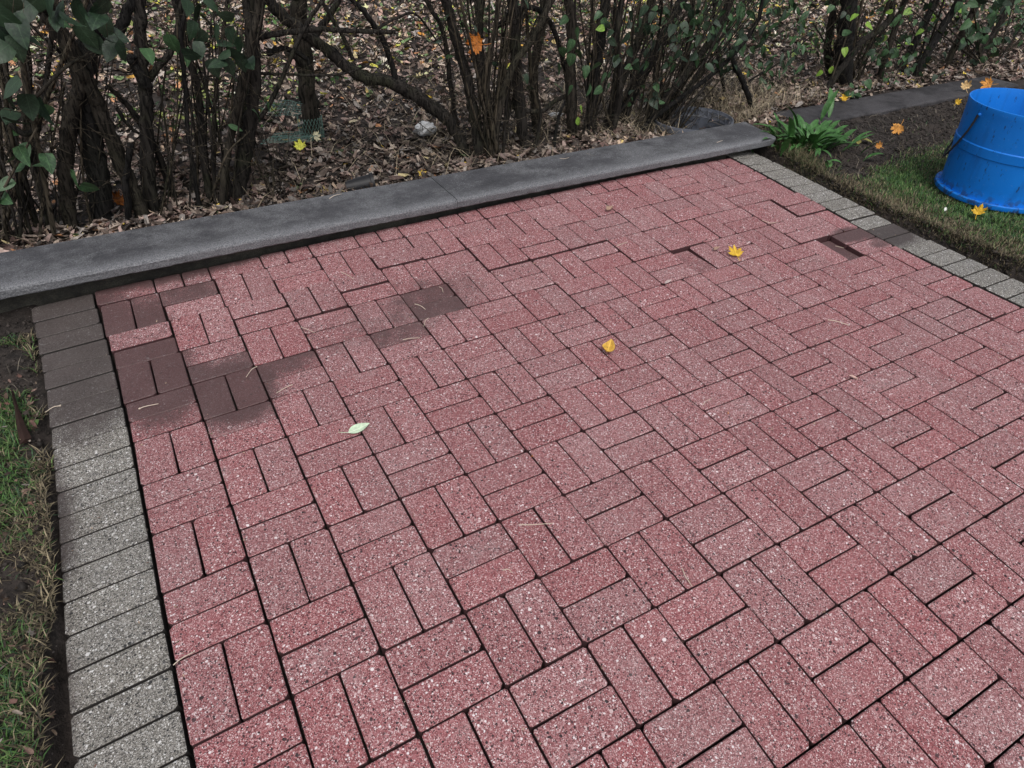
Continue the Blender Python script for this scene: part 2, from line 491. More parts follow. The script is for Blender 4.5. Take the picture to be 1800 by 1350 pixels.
# ------------------------------------------------------------------ ground sheet
BINX, BINY = 3.40, 1.812
def ground_z(x, y):
    x = np.asarray(x, float); y = np.asarray(y, float)
    zp = paver_z(np.clip(x, -0.24, 3.45), np.clip(y, -1.3, 1.3))
    inside = zp - 0.040
    nz = fnoise(x * 9 + 3, y * 9 + 7, 4) - 0.47
    nb = fnoise(x * 2.3 + 11, y * 2.3 + 2, 3) - 0.44
    # left verge: silted soil near the wall, turf clods nearer the viewer
    dl = (-0.225 - (0.03 * smooth(0.2, 1.3, y))) - x + 0.015 * (nz * 4)
    turf_l = smooth(0.42, 0.30, y)
    soil_l = zp - 0.014 + 0.018 * nz
    turf = zp + 0.020 + 0.075 * nb + 0.04 * nz
    gap = np.where(y < 0.35, 0.010 + 0.045 * np.maximum(0, nb) * 3, 0.0)
    zl = soil_l * (1 - turf_l) + turf * turf_l
    zl = np.where(dl < gap, inside + 0.004, zl)
    zl = zl * smooth(0.0, 0.03, dl - gap + 0.03) + inside * (1 - smooth(0.0, 0.03, dl - gap + 0.03))
    # right verge: trench against the edging, then the turf edge
    dr = x - 3.462 - 0.004 * np.clip(-y * 5, -2, 6)
    w = 0.055 + 0.10 * np.maximum(0, fnoise(x * 0.5 + 40, y * 3.0 + 9, 2) - 0.3)
    edge = smooth(w, w + 0.035, dr)
    lawn = 0.020 + 0.035 * smooth(0.6, 1.6, y) + 0.03 * nb + 0.02 * nz
    zr = (zp - 0.075 + 0.01 * nz) * (1 - edge) + lawn * edge
    z = np.where(x < -0.2, zl, np.where(x > 3.43, zr, inside))
    # behind the wall
    back = 0.075 + 0.05 * nb + 0.03 * nz + 0.02 * np.clip(y - 2, 0, 6)
    tb = smooth(1.30, 1.52, y)
    z = z * (1 - tb) + back * tb
    z = z - 0.24 * smooth(0.236, 0.20, np.hypot((x - BINX) / 1.10, (y - BINY) / 0.97)) - 0.05 * smooth(0.55, 0.25, np.hypot(x - BINX, y - BINY)) * smooth(1.52, 1.6, y)
    return z

xs = np.unique(np.concatenate([np.linspace(-70, -3, 26), np.arange(-3, -1, 0.12), np.arange(-1, 6.4, 0.028), np.arange(6.4, 10, 0.12), np.linspace(10, 80, 26)]).round(4))
ys = np.unique(np.concatenate([np.linspace(-60, -2.4, 18), np.arange(-2.4, -1, 0.12), np.arange(-1, 2.8, 0.028), np.arange(2.8, 7, 0.09), np.linspace(7, 80, 30)]).round(4))
gx, gy = np.meshgrid(xs, ys)
gv = np.stack([gx, gy, ground_z(gx, gy)], -1).reshape(-1, 3)
nx_, ny_ = len(xs), len(ys)
ii, jj = np.meshgrid(np.arange(nx_ - 1), np.arange(ny_ - 1))
a0 = (jj * nx_ + ii).ravel()
gf = np.stack([a0, a0 + 1, a0 + 1 + nx_, a0 + nx_], 1)
ground = link('ground', fastmesh('ground', gv, gf, smooth_shade=True), M['soil'])
tag(ground, 'dark damp soil under and around the paving', None, kind='structure')

# ------------------------------------------------------------------ paver meshes
def paver_mesh(name, L, W, H=0.06, ch=0.0026, cc=0.0048):
    j = lambda s: random.uniform(-s, s)
    chip = [random.choice((0.8, 0.9, 1.0, 1.1, 1.9)) for _ in range(4)]
    def ring(l, w, z, c, jt):
        x, y = l / 2, w / 2
        c0, c1, c2, c3 = [c * k for k in chip]
        pts = [(-x + c0, -y), (x - c1, -y), (x, -y + c1), (x, y - c2), (x - c2, y), (-x + c3, y), (-x, y - c3), (-x, -y + c0)]
        return [(px + j(jt), py + j(jt), z + j(jt * 0.4)) for px, py in pts]
    V = ring(L, W, -H, cc, 0) + ring(L, W, -ch, cc, 0.0006) + ring(L - 2 * ch, W - 2 * ch, 0, cc * 0.9, 0.0006)
    F = []
    for k in range(2):
        for s in range(8):
            F.append((k * 8 + s, k * 8 + (s + 1) % 8, (k + 1) * 8 + (s + 1) % 8, (k + 1) * 8 + s))
    F.append(tuple(range(16, 24)))
    me = bpy.data.meshes.new(name)
    me.from_pydata(V, [], F); me.update()
    return me
FULL_RED = [paver_mesh('red_paver', 0.1954, 0.0949) for _ in range(10)]
HALF_RED = [paver_mesh('red_half_paver', 0.0950, 0.0952) for _ in range(3)]
FULL_GREY = [paver_mesh('grey_paver', 0.1952, 0.0946) for _ in range(5)]
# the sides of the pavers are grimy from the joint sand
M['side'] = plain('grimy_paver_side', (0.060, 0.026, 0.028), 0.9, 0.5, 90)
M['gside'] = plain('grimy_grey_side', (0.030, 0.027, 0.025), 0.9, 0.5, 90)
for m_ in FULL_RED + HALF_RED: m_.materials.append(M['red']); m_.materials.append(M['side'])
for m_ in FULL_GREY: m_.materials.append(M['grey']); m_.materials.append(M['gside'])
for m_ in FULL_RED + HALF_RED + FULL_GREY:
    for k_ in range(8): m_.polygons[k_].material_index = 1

patio = empty('patio', (0, 0, 0))
tag(patio, 'red speckled basket weave block paving with grey edging courses', None, kind='structure')

# single pavers that sit differently: (col, row, which) -> (dz front, dz back, silt)
SPECIAL = {
    (14, -2, 1): (-0.022, -0.026, 1.2), (11, -3, 0): (-0.004, -0.017, 0.42), (15, 1, 0): (0.014, 0.013, 0),
    (15, -4, 0): (0.012, 0.012, 0), (15, -4, 1): (0.014, 0.013, 0), (0, -5, 1): (0.006, 0.005, -0.75), (0, -5, 0): (-0.004, -0.004, 0.1),
    (1, -6, 0): (-0.002, -0.002, -0.35), (1, -6, 1): (-0.002, -0.002, 0.45), (1, -4, 1): (0.002, 0.002, -0.35), (1, -4, 0): (-0.003, -0.003, 0.45),
    (1, -5, 0): (0.002, 0.002, -0.9), (1, -5, 1): (0.002, 0.002, -0.9), (2, -4, 0): (0, 0, -0.4), (2, -4, 1): (0, 0, -0.4),
    (2, -3, 1): (-0.002, -0.002, 0.50), (2, -3, 0): (0, 0, 0.02), (5, -4, 0): (-0.006, -0.006, 0.52), (5, -4, 1): (-0.006, -0.006, 0.46), (4, -3, 1): (-0.004, -0.004, 0.34), (4, -4, 1): (-0.002, -0.002, 0.14), (5, -5, 1): (-0.006, -0.003, 0.10), (3, -3, 0): (-0.002, -0.002, 0.10),
    (7, -5, 0): (0.013, 0.007, 0), (7, -5, 1): (0.014, 0.007, 0), (8, -5, 0): (0.011, 0.004, 0), (8, -5, 1): (0.008, 0.004, 0),
    (9, -5, 0): (0.012, 0.003, 0), (9, -5, 1): (0.012, 0.003, 0), (6, -5, 0): (-0.008, -0.006, 0), (6, -5, 1): (-0.004, -0.004, 0),
    (3, -5, 0): (0.013, 0.004, 0), (3, -5, 1): (0.015, 0.005, 0), (4, -5, 1): (0.013, 0.007, 0), (4, -5, 0): (0.001, -0.001, 0),
    (2, -5, 0): (0.003, 0.003, 0), (2, -5, 1): (0.010, 0.005, 0), (5, -6, 0): (0.011, 0.005, 0), (5, -5, 0): (-0.003, -0.001, 0),
    (10, -4, 0): (0.006, 0.006, 0), (11, -4, 0): (0.007, 0.004, 0), (14, -3, 0): (0.004, 0.003, 0), (14, -3, 1): (0.002, 0.002, 0),
    (0, -4, 0): (-0.002, -0.002, 0.1), (0, -4, 1): (-0.002, -0.002, 0.1), (0, -3, 0): (-0.001, 0, -0.12), (0, -3, 1): (-0.002, -0.002, 0.1),
    (1, -3, 0): (-0.004, -0.004, 0.3), (1, -3, 1): (-0.003, -0.003, 0.1), (1, -2, 1): (-0.003, -0.003, 0.25), (1, -2, 0): (0, 0, -0.7),
    (0, -2, 0): (0, 0, -1), (0, -2, 1): (0, 0, -1), (0, -6, 0): (-0.004, -0.004, 0.1), (0, -6, 1): (-0.005, -0.005, 0.25), (2, -2, 0): (0, 0, 0.0),
    (14, -2, 0): (-0.003, -0.002, 0.0), (15, -2, 1): (-0.004, -0.004, 0.12), (15, -2, 0): (-0.003, -0.003, -0.15),
}
slots = []     # (mesh, matrix, silt, area, grey)
def frame_at(i, j, along_x, cell_w, cell_l, special=(0, 0, 0), jit=True):
    e = 0.25
    c = grid(i, j)
    dx = (grid(i + e, j) - grid(i - e, j)) / (2 * e * 0.2)
    dy = (grid(i, j - e) - grid(i, j + e)) / (2 * e * 0.2)
    dzf, dzb, _ = special
    if max(abs(dzf), abs(dzb)) < 0.0155: dzf, dzb = dzf * 0.6, dzb * 0.6
    dy = dy + np.array([0, 0, (dzb - dzf) / cell_l])
    sx, sy = np.linalg.norm(dx), np.linalg.norm(dy)
    ex = dx / sx
    n = np.cross(dx, dy); n /= np.linalg.norm(n)
    if jit:
        n = n + np.array([random.gauss(0, 0.0035), random.gauss(0, 0.0035), 0]); n /= np.linalg.norm(n)
        r = random.gauss(0, 0.0035)
        ex = ex + dy / sy * r
    ex = ex - n * np.dot(ex, n); ex /= np.linalg.norm(ex)
    ey = np.cross(n, ex)
    c = c + n * ((dzf + dzb) / 2 + (random.gauss(0, 0.0009) if jit else 0))
    m = np.eye(4)
    if along_x:
        m[:3, 0] = ex * sx; m[:3, 1] = ey * sy
    else:
        m[:3, 0] = ey * sy; m[:3, 1] = -ex * sx
    m[:3, 2] = n; m[:3, 3] = c
    return m

def add_slot(mesh, m, silt, grey):
    L = max(abs(v.co.x) for v in mesh.vertices); W = max(abs(v.co.y) for v in mesh.vertices)
    P = np.array([[L, W, 0], [-L, W, 0], [-L, -W, 0], [L, -W, 0]]) @ m[:3, :3].T + m[:3, 3]
    q = project(P)
    qc = np.clip(q, [0, 0], [1800, 1350])
    x, y = qc[:, 0], qc[:, 1]
    area = 0.5 * abs(np.dot(x, np.roll(y, -1)) - np.dot(y, np.roll(x, -1)))
    slots.append((mesh, m, silt, area, grey))

NARROW = {0: 0.984, 1: 0.988, 2: 0.993, 3: 0.996}
for jrow in range(-7, 8):
    for icol in range(16):
        vert = (icol + jrow) % 2 == 0
        for k in range(2):
            sp = SPECIAL.get((icol, jrow, k), (0, 0, 0))
            if jrow == -7:
                if not vert:
                    if k == 1: continue
                    m = frame_at(icol + 0.5, -6.25, True, 0.2, 0.1); mesh = random.choice(FULL_RED)
                else:
                    m = frame_at(icol + 0.25 + 0.5 * k, -6.25, True, 0.1, 0.1); mesh = random.choice(HALF_RED)
            elif vert:
                m = frame_at(icol + 0.25 + 0.5 * k, jrow + 0.5, False, 0.1, 0.2, sp); mesh = random.choice(FULL_RED)
                m[:3, 1] *= (1.0 if icol < 2 else 1.004 if icol < 4 else 1.008)
            else:
                m = frame_at(icol + 0.5, jrow + 0.75 - 0.5 * k, True, 0.2, 0.1, sp); mesh = random.choice(FULL_RED)
                m[:3, 0] *= NARROW.get(icol, 1)
            add_slot(mesh, m, sp[2], False)
# grey edging courses
for k in range(30):
    j = -6.5 + 0.5 * k + 0.25 + 0.04
    if j > 6.2: break
    m = frame_at(-0.52, j, True, 0.2, 0.1); m[:3, 3] += CAMROT[:, 0] * 0
    add_slot(random.choice(FULL_GREY), m, 0.0 if j < -2 else -0.06 if j > -1.6 else -0.25, True)
for k in range(26):
    j = -6.85 + 0.5 * k + 0.25
    m = frame_at(16.53, j, True, 0.2, 0.1)
    m[:3, 3] += np.array([0.004, 0, -0.004 if -2.2 < j < -1.0 else 0.002])
    add_slot(random.choice(FULL_GREY), m, 0.45 if -1.9 < j < -1.0 else -0.8, True)

def to_matrix(m):
    return Matrix([[float(m[r, c]) for c in range(4)] for r in range(4)])
reds = sorted([s for s in slots if not s[4]], key=lambda s: -s[3])
singles = reds[:300] + [s for s in slots if s[4] and s[3] > 0]
rest = reds[300:] + [s for s in slots if s[4] and s[3] <= 0]
for mesh, m, silt, area, grey in singles:
    o = bpy.data.objects.new('grey_paver' if grey else 'red_paver', mesh)
    COL.objects.link(o); o.parent = patio
    o.matrix_local = to_matrix(m)
    if silt: o['silt'] = float(silt)
for grey in (False, True):
    sub = [s for s in rest if s[4] == grey]
    if not sub: continue
    V = []; F = []; seeds = []; silts = []; mi = []; n = 0
    for mesh, m, silt, area, _ in sub:
        co = np.array([v.co[:] for v in mesh.vertices]) @ m[:3, :3].T + m[:3, 3]
        V.append(co); s0 = random.random()
        for f in mesh.polygons:
            F.append(tuple(v + n for v in f.vertices)); seeds.append(s0); silts.append(silt); mi.append(f.material_index)
        n += len(co)
    me = bpy.data.meshes.new('far_pavers')
    me.from_pydata(np.concatenate(V).tolist(), [], F)
    at = me.attributes.new('seed', 'FLOAT', 'FACE'); at.data.foreach_set('value', seeds)
    at = me.attributes.new('silt', 'FLOAT', 'FACE'); at.data.foreach_set('value', silts)
    me.materials.append(M['grey' if grey else 'red']); me.materials.append(M['gside' if grey else 'side'])
    me.polygons.foreach_set('material_index', mi)
    o = link('grey_pavers' if grey else 'red_pavers', me, None, patio)
    tag(o, kind='stuff')

def surf(px, py):
    """point on the paving surface seen at a photo pixel"""
    z = 0.0
    for _ in range(6):
        p = pz(px, py, z); z = float(paver_z(p[0], p[1]))
    return pz(px, py, z + 0.002)

# ------------------------------------------------------------------ low wall with coping
def coping_slab(x0, x1, y0, y1, zb, zt, skew=0.0, chips=0.006, step=0.014):
    n = max(2, int((x1 - x0) / step))
    X = np.linspace(x0, x1, n + 1)
    prof = [(y1, zb), (y1, zt - 0.008), (y1 - 0.008, zt)]
    for t in np.linspace(0.88, 0.1, 7):
        prof.append((y0 + (y1 - y0) * t, zt))
    prof += [(y0 + 0.012, zt - 0.001), (y0 + 0.004, zt - 0.005), (y0, zt - 0.012), (y0 + 0.001, (zt + zb) / 2), (y0 + 0.003, zb + 0.006), (y0 + 0.010, zb)]
    K = len(prof); V = np.zeros((n + 1, K, 3))
    for k, (y, z) in enumerate(prof):
        w = fnoise(X * 6 + k * 1.7, np.full_like(X, k * 3.1), 3) - 0.44
        r = fnoise(X * 38, np.full_like(X, 4.4 + k * 0.8), 2) - 0.37
        big = np.maximum(0, fnoise(X * 9 + 4, np.full_like(X, 8.8), 2) - 0.52)
        V[:, k, 0] = X
        front = k >= K - 6
        low = k >= K - 2
        V[:, k, 1] = y + w * 0.003 + (r * 0.004 if front else 0) + (chips * 5 * big if low else 0)
        V[:, k, 2] = z + w * 0.0012 + (r * 0.003 if front else 0) + (chips * (2.2 * big + 1.0 * np.maximum(r, 0)) if low else 0)
    V[-1, :, 0] += skew * np.linspace(1, 0, K)
    idx = np.arange((n + 1) * K).reshape(n + 1, K)
    F = [(idx[a, b], idx[a, b + 1], idx[a + 1, b + 1], idx[a + 1, b]) for a in range(n) for b in range(K - 1)]
    F += [(idx[a, K - 1], idx[a, 0], idx[a + 1, 0], idx[a + 1, K - 1]) for a in range(n)]
    F.append(tuple(idx[0, :])); F.append(tuple(idx[n, ::-1]))
    me = bpy.data.meshes.new('coping_slab')
    me.from_pydata(V.reshape(-1, 3).tolist(), [], [tuple(int(i) for i in f) for f in F]); me.update()
    return me

wall = empty('low_wall', (1.0, 1.40, 0.0))
tag(wall, 'low concrete wall with long grey coping along the far edge of the paving', 'wall')
WO = np.array([1.0, 1.40, 0.0])
def wall_part(name, me, mat):
    me.transform(Matrix.Translation(Vector(-WO)))
    return link(name, me, mat, wall)
ZT, ZB, YF, YB = 0.130, 0.084, 1.250, 1.560
wall_part('coping_slab', coping_slab(-2.2, 1.478, YF, YB, ZB, ZT), M['coping'])
wall_part('coping_slab', coping_slab(1.481, 3.515, YF + 0.001, YB - 0.003, ZB + 0.001, ZT + 0.0012, skew=0.075), M['coping'])
wb = Bag(); nX = 120
Xw = np.linspace(-2.15, 3.44, nX + 1)
vv = []
for x in Xw:
    w1 = 0.012 * (fnoise(x * 5, 3.0) - 0.44); w2 = 0.012 * (fnoise(x * 5, 9.0) - 0.44)
    vv += [(x, 1.335 + w1, -0.13), (x, 1.330 + w2, 0.02), (x, 1.326 + w1, ZB + 0.002), (x, 1.51, ZB + 0.002), (x, 1.51, -0.13)]
ff = [(a * 5 + b, a * 5 + (b + 1) % 5, (a + 1) * 5 + (b + 1) % 5, (a + 1) * 5 + b) for a in range(nX) for b in range(5)]
ff += [tuple(range(4, -1, -1)), tuple(nX * 5 + b for b in range(5))]
wb.add(vv, ff)
wall_part('wall_body', wb.mesh('wall_body', smooth_shade=False), concrete_material('stained_wall', (0.085, 0.080, 0.062), (0.035, 0.032, 0.026), 0.9))

# the lower continuation beyond the weed clump
A = pz(1432, 214, 0.09); B = pz(1705, 166, 0.09)
w2 = coping_slab(4.02, 6.4, 1.44, 1.72, -0.02, 0.088, chips=0.03)
old = link('concrete_strip', w2, M['oldwall'])
tag(old, 'dirt covered old concrete edging strip behind the weed clump and bare soil', 'edging')

# ------------------------------------------------------------------ leaf litter and plants on the ground behind
def leaf_archetypes():
    arch = []
    def fan(outline, fold=0.25, curl=0.5):
        V = [(0, 0, 0)] + [(x, y, abs(x) * fold + curl * (x * x + y * y) * random.uniform(-0.3, 1.0)) for x, y in outline]
        F = [(0, k, k % len(outline) + 1) for k in range(1, len(outline) + 1)]
        return np.array(V), np.array(F)
    for k in range(4):   # maple-like
        o = []
        for a, r in zip(np.linspace(-90, 270, 13)[:-1], (0.25, 0.62, 0.40, 0.86, 0.42, 1.0, 0.46, 1.0, 0.42, 0.86, 0.40, 0.62)):
            t = math.radians(a + random.uniform(-6, 6)); r *= random.uniform(0.5, 0.62)
            o.append((r * math.cos(t), r * math.sin(t)))
        arch.append(fan(o, 0.15, random.uniform(0.3, 1.2)))
    for k in range(4):   # ovate
        o = []
        for t in np.linspace(0, 2 * math.pi, 9)[:-1]:
            o.append((0.24 * math.cos(t) * random.uniform(0.9, 1.1), 0.5 * math.sin(t)))
        arch.append(fan(o, random.uniform(0.2, 0.9), random.uniform(0.3, 1.0)))
    for k in range(3):   # curled shred
        o = [(-0.12, -0.5), (0.1, -0.45), (0.16, 0.1), (0.05, 0.5), (-0.1, 0.3)]
        arch.append(fan([(x * random.uniform(.7, 1.3), y) for x, y in o], random.uniform(0.6, 1.5), random.uniform(0.5, 1.6)))
    return arch
ARCH = leaf_archetypes()

def scatter_leaves(P, size, colors, tilt=0.35, lift=0.012):
    """P (n,3) positions -> vertex/face/colour arrays of individually tilted leaves"""
    n = len(P); kind = RNG.integers(0, len(ARCH), n)
    Vs, Fs, Cs = [], [], []; base = 0
    for a, (v, f) in enumerate(ARCH):
        I = np.where(kind == a)[0]; m = len(I)
        if not m: continue
        az = RNG.random(m) * 6.283; tx = RNG.normal(0, tilt, m); ty = RNG.normal(0, tilt, m)
        s = size[I]
        ca, sa = np.cos(az), np.sin(az)
        Rz = np.zeros((m, 3, 3)); Rz[:, 0, 0] = ca; Rz[:, 0, 1] = -sa; Rz[:, 1, 0] = sa; Rz[:, 1, 1] = ca; Rz[:, 2, 2] = 1
        Rx = np.zeros((m, 3, 3)); Rx[:, 0, 0] = 1; Rx[:, 1, 1] = np.cos(tx); Rx[:, 1, 2] = -np.sin(tx); Rx[:, 2, 1] = np.sin(tx); Rx[:, 2, 2] = np.cos(tx)
        Ry = np.zeros((m, 3, 3)); Ry[:, 1, 1] = 1; Ry[:, 0, 0] = np.cos(ty); Ry[:, 0, 2] = np.sin(ty); Ry[:, 2, 0] = -np.sin(ty); Ry[:, 2, 2] = np.cos(ty)
        Rm = Rz @ Rx @ Ry
        vj = v[None] * (1 + RNG.normal(0, 0.16, (m, len(v), 3)))
        W = np.einsum('mij,mkj->mki', Rm, vj) * s[:, None, None] + P[I][:, None, :]
        W[:, :, 2] += RNG.random(m)[:, None] * lift
        Vs.append(W.reshape(-1, 3))
        Fs.append((f[None] + (base + np.arange(m) * len(v))[:, None, None]).reshape(-1, 3))
        c = np.repeat(colors[I], len(v), 0) * (1 + RNG.normal(0, 0.08, (m * len(v), 1)))
        Cs.append(c); base += m * len(v)
    return np.concatenate(Vs), np.concatenate(Fs), np.clip(np.concatenate(Cs), 0.003, 0.9)

PAL = 1.40 * np.array([(0.30, 0.225, 0.165), (0.25, 0.165, 0.135), (0.16, 0.105, 0.078), (0.085, 0.058, 0.042), (0.040, 0.029, 0.024), (0.20, 0.175, 0.155), (0.14, 0.075, 0.060),
                (0.52, 0.36, 0.06), (0.44, 0.17, 0.035), (0.07, 0.13, 0.035), (0.44, 0.37, 0.20), (0.36, 0.30, 0.25)])
def pick_colors(n, w):
    w = np.array(w, float); w /= w.sum()
    c = PAL[RNG.choice(len(PAL), n, p=w)]
    return c * RNG.uniform(0.7, 1.2, (n, 1))
def visible_band(n, y0, y1, bias):
    """points on the ground behind the wall, thicker near it, wherever the view can reach"""
    y = y0 + (y1 - y0) * RNG.random(n) ** bias
    xl = -1.2 - 0.10 * (y - 1.5); xr = np.minimum(6.6 + (y - 1.5) * 2.0, 12.5)
    x = xl + (xr - xl) * RNG.random(n)
    return x, y
n1 = 90000
lx, ly = visible_band(n1, 1.57, 9.5, 1.7)
keep = (fnoise(lx * 2.6 + 5, ly * 2.6, 3) + 0.25 * RNG.random(n1) > 0.36 - 0.2 * smooth(3, 5, ly)) & ~((ly < 1.74) & (lx > 3.98) & (lx < 6.45))
lx, ly = lx[keep], ly[keep]; n1 = len(lx)
dens = fnoise(lx * 1.6 + 5, ly * 1.6, 3)
wfar = smooth(2.6, 4.5, ly)
colA = pick_colors(n1, [20, 16, 22, 16, 12, 14, 10, 1.2, 1.2, 0.5, 1.2, 8])
colB = pick_colors(n1, [22, 14, 14, 9, 7, 12, 8, 4, 3, 9, 6, 10])
lc = np.where((RNG.random(n1) < wfar)[:, None], colB * 1.35, colA)
lc *= np.where(RNG.random((n1, 1)) < 0.25, 0.6, 1.0)
lum = lc.mean(1, keepdims=True)
lc = np.where(lum < 0.36, lc * 0.66 + lum * 0.34 * [1.05, 0.98, 0.95], lc)
damp = smooth(3.0, 2.2, ly) * smooth(0.3, 0.7, lx) * smooth(2.6, 2.0, lx)
lc = np.minimum(lc * (1 - 0.38 * damp)[:, None], 0.62)
lz = ground_z(lx, ly) + 0.004
V, F, C = scatter_leaves(np.stack([lx, ly, lz], 1), (0.013 + 0.060 * RNG.random(n1) ** 1.8) * (1 + 0.40 * wfar), lc, 0.42, 0.020)
lit = link('leaf_litter', fastmesh('leaf_litter', V, F, C), M['litter'])
tag(lit, 'brown and tan fallen leaves carpeting the ground behind the wall', 'leaf litter', kind='stuff')

# strewn straw and thin dead stems
def blades(P, L, wd, lean, col, up=0.5, curl=0.5):
    """tapered bent blades from points P; returns arrays"""
    n = len(P); az = RNG.random(n) * 6.283
    h = np.stack([np.cos(az), np.sin(az), np.zeros(n)], 1); s = np.stack([-np.sin(az), np.cos(az), np.zeros(n)], 1)
    upv = np.array([0, 0, 1.0])
    ln = lean[:, None]; Lc = L[:, None]
    p1 = P + (upv * np.sqrt(np.maximum(0, 1 - ln ** 2)) + h * ln) * Lc * 0.5
    l2 = np.clip(lean + curl * RNG.random(n), 0, 1.15)[:, None]
    p2 = p1 + (upv * np.cos(l2 * 1.45) + h * np.sin(l2 * 1.45)) * Lc * 0.5
    w = wd[:, None]
    V = np.stack([P - s * w, P + s * w, p1 - s * w * 0.8, p1 + s * w * 0.8, p2], 1).reshape(-1, 3)
    b = (np.arange(n) * 5)[:, None]
    F = np.concatenate([b + [0, 1, 3], b + [0, 3, 2], b + [2, 3, 4]], 0)
    c = np.repeat(col, 5, 0).reshape(n, 5, 3).copy()
    c[:, :2] *= 0.6
    return V, F, c.reshape(-1, 3)

n2 = 2600
sx, sy = visible_band(n2, 1.6, 6.5, 1.5)
near_c2 = RNG.random(n2) < 0.45
sx = np.where(near_c2, RNG.normal(2.9, 0.8, n2), sx); sy = np.where(near_c2, 1.65 + np.abs(RNG.normal(0.15, 0.7, n2)), sy)
ok = ~((sy < 1.74) & (sx > 3.98) & (sx < 6.45)); sx, sy = sx[ok], sy[ok]; n2 = len(sx)
sc = np.array([(0.36, 0.30, 0.21)]) * RNG.uniform(0.35, 1.15, (n2, 1))
V, F, C = blades(np.stack([sx, sy, ground_z(sx, sy) + 0.012], 1), RNG.uniform(0.06, 0.28, n2), RNG.uniform(0.0008, 0.0022, n2), RNG.uniform(0.75, 0.99, n2), sc, curl=0.25)
tag(link('dry_stems', fastmesh('dry_stems', V, F, C), M['straw']), 'thin straw coloured dead stems strewn over the leaf litter', 'dead stems', kind='stuff')

n2 = 2400
sx = RNG.normal(3.75, 0.42, n2); sy = 1.66 + np.abs(RNG.normal(0.2, 0.36, n2))
ok = ~((sy < 1.74) & (sx > 3.98)) & (np.hypot(sx - BINX, sy - BINY) > 0.27); sx, sy = sx[ok], sy[ok]; n2 = len(sx)
sc = np.array([(0.42, 0.35, 0.24)]) * RNG.uniform(0.3, 1.15, (n2, 1))
V, F, C = blades(np.stack([sx, sy, ground_z(sx, sy) + 0.01 + 0.04 * RNG.random(n2)], 1), RNG.uniform(0.05, 0.20, n2), RNG.uniform(0.0007, 0.0020, n2), RNG.uniform(0.55, 0.99, n2), sc, curl=0.4)
tag(link('dry_straw', fastmesh('dry_straw', V, F, C), M['straw']), 'tangled pale straw behind the right end of the coping', 'straw', kind='stuff')

# low green ground cover farther back
n3 = 16000
cx_, cy_ = visible_band(n3, 2.6, 10.5, 1.15)
ok = (fnoise(cx_ * 1.3 + 31, cy_ * 1.3 + 7, 3) + 0.10 * smooth(3, 6, cy_)) > 0.50
cx_, cy_ = cx_[ok], cy_[ok]; n3 = len(cx_)
gc = np.array([(0.055, 0.115, 0.035), (0.10, 0.165, 0.05), (0.19, 0.22, 0.07), (0.04, 0.08, 0.04)])[RNG.integers(0, 4, n3)] * RNG.uniform(0.7, 1.3, (n3, 1))
V, F, C = scatter_leaves(np.stack([cx_, cy_, ground_z(cx_, cy_) + 0.02 + 0.05 * RNG.random(n3)], 1), RNG.uniform(0.025, 0.06, n3), gc, 0.55, 0.03)
tag(link('ground_cover', fastmesh('ground_cover', V, F, C), M['litter']), 'low green creeping plants among the fallen leaves', 'ground cover', kind='stuff')

# ------------------------------------------------------------------ grass
def grass(name, x, y, L, green, label, lean=(0.1, 0.75), bright=1.5):
    n = len(x)
    z = ground_z(x, y) - 0.003
    g = np.array([(0.035, 0.085, 0.022), (0.055, 0.115, 0.030), (0.085, 0.135, 0.045), (0.03, 0.065, 0.03)])[RNG.integers(0, 4, n)]
    b = np.array([(0.11, 0.092, 0.058), (0.20, 0.165, 0.105), (0.07, 0.056, 0.036), (0.035, 0.029, 0.020)])[RNG.integers(0, 4, n)]
    c = np.where((RNG.random(n) < green)[:, None], g, b) * RNG.uniform(0.7, 1.25, (n, 1))
    c = c * bright
    V, F, C = blades(np.stack([x, y, z], 1), L, RNG.uniform(0.0009, 0.0021, n), RNG.uniform(*lean, n), c)
    o = link(name, fastmesh(name, V, F, C), M['grass'])
    return tag(o, label, 'grass', kind='stuff')
n = 190000
x = 3.50 + 2.4 * RNG.random(n) ** 1.35; y = RNG.uniform(-1.0, 1.32, n)
w = 0.055 + 0.10 * np.maximum(0, fnoise(x * 0.5 + 40, y * 3.0 + 9, 2) - 0.3)
dr = x - 3.462 - 0.004 * np.clip(-y * 5, -2, 6) - w
bare = smooth(0.0, 0.16, (y - (0.66 + 0.16 * (x - 3.6) + 0.35 * (fnoise(x * 3, y * 3) - 0.44))))    # bare soil towards the wall
keepg = (dr > 0.015) & (RNG.random(n) > bare * 0.985) & (RNG.random(n) < 1 - 0.45 * smooth(4.8, 6.2, x))
x, y, dr, bare = x[keepg], y[keepg], dr[keepg], bare[keepg]
green = (0.22 + 0.66 * smooth(0.02, 0.34, dr + 0.30 * (fnoise(x * 7 + 2, y * 7) - 0.44))) * (0.35 + 1.2 * fnoise(x * 6, y * 6)) * (1 - 0.6 * bare)
grass('lawn_grass', x, y, RNG.uniform(0.010, 0.040, len(x)) * (0.7 + 0.7 * fnoise(x * 9, y * 9 + 4)), np.clip(green, 0.03, 0.95), 'short green lawn grass on the right around the blue tub')
n = 80000
x = RNG.uniform(-1.0, -0.215, n); y = RNG.uniform(-1.3, 1.15, n)
patchy = fnoise(x * 5 + 9, y * 5 + 1, 3) + 0.10 * smooth(-0.30, -0.45, x) * smooth(0.4, 0.6, y)
ok = (ground_z(x, y) > paver_z(np.full(n, -0.24), y) - 0.016) & (patchy + 0.10 * RNG.random(n) > 0.27 + 0.25 * smooth(0.30, 0.5, y))
x, y, patchy = x[ok], y[ok], patchy[ok]
green = np.clip((patchy - 0.24) * 2.6, 0.06, 0.85) * smooth(-0.24, -0.32, x) + 0.06
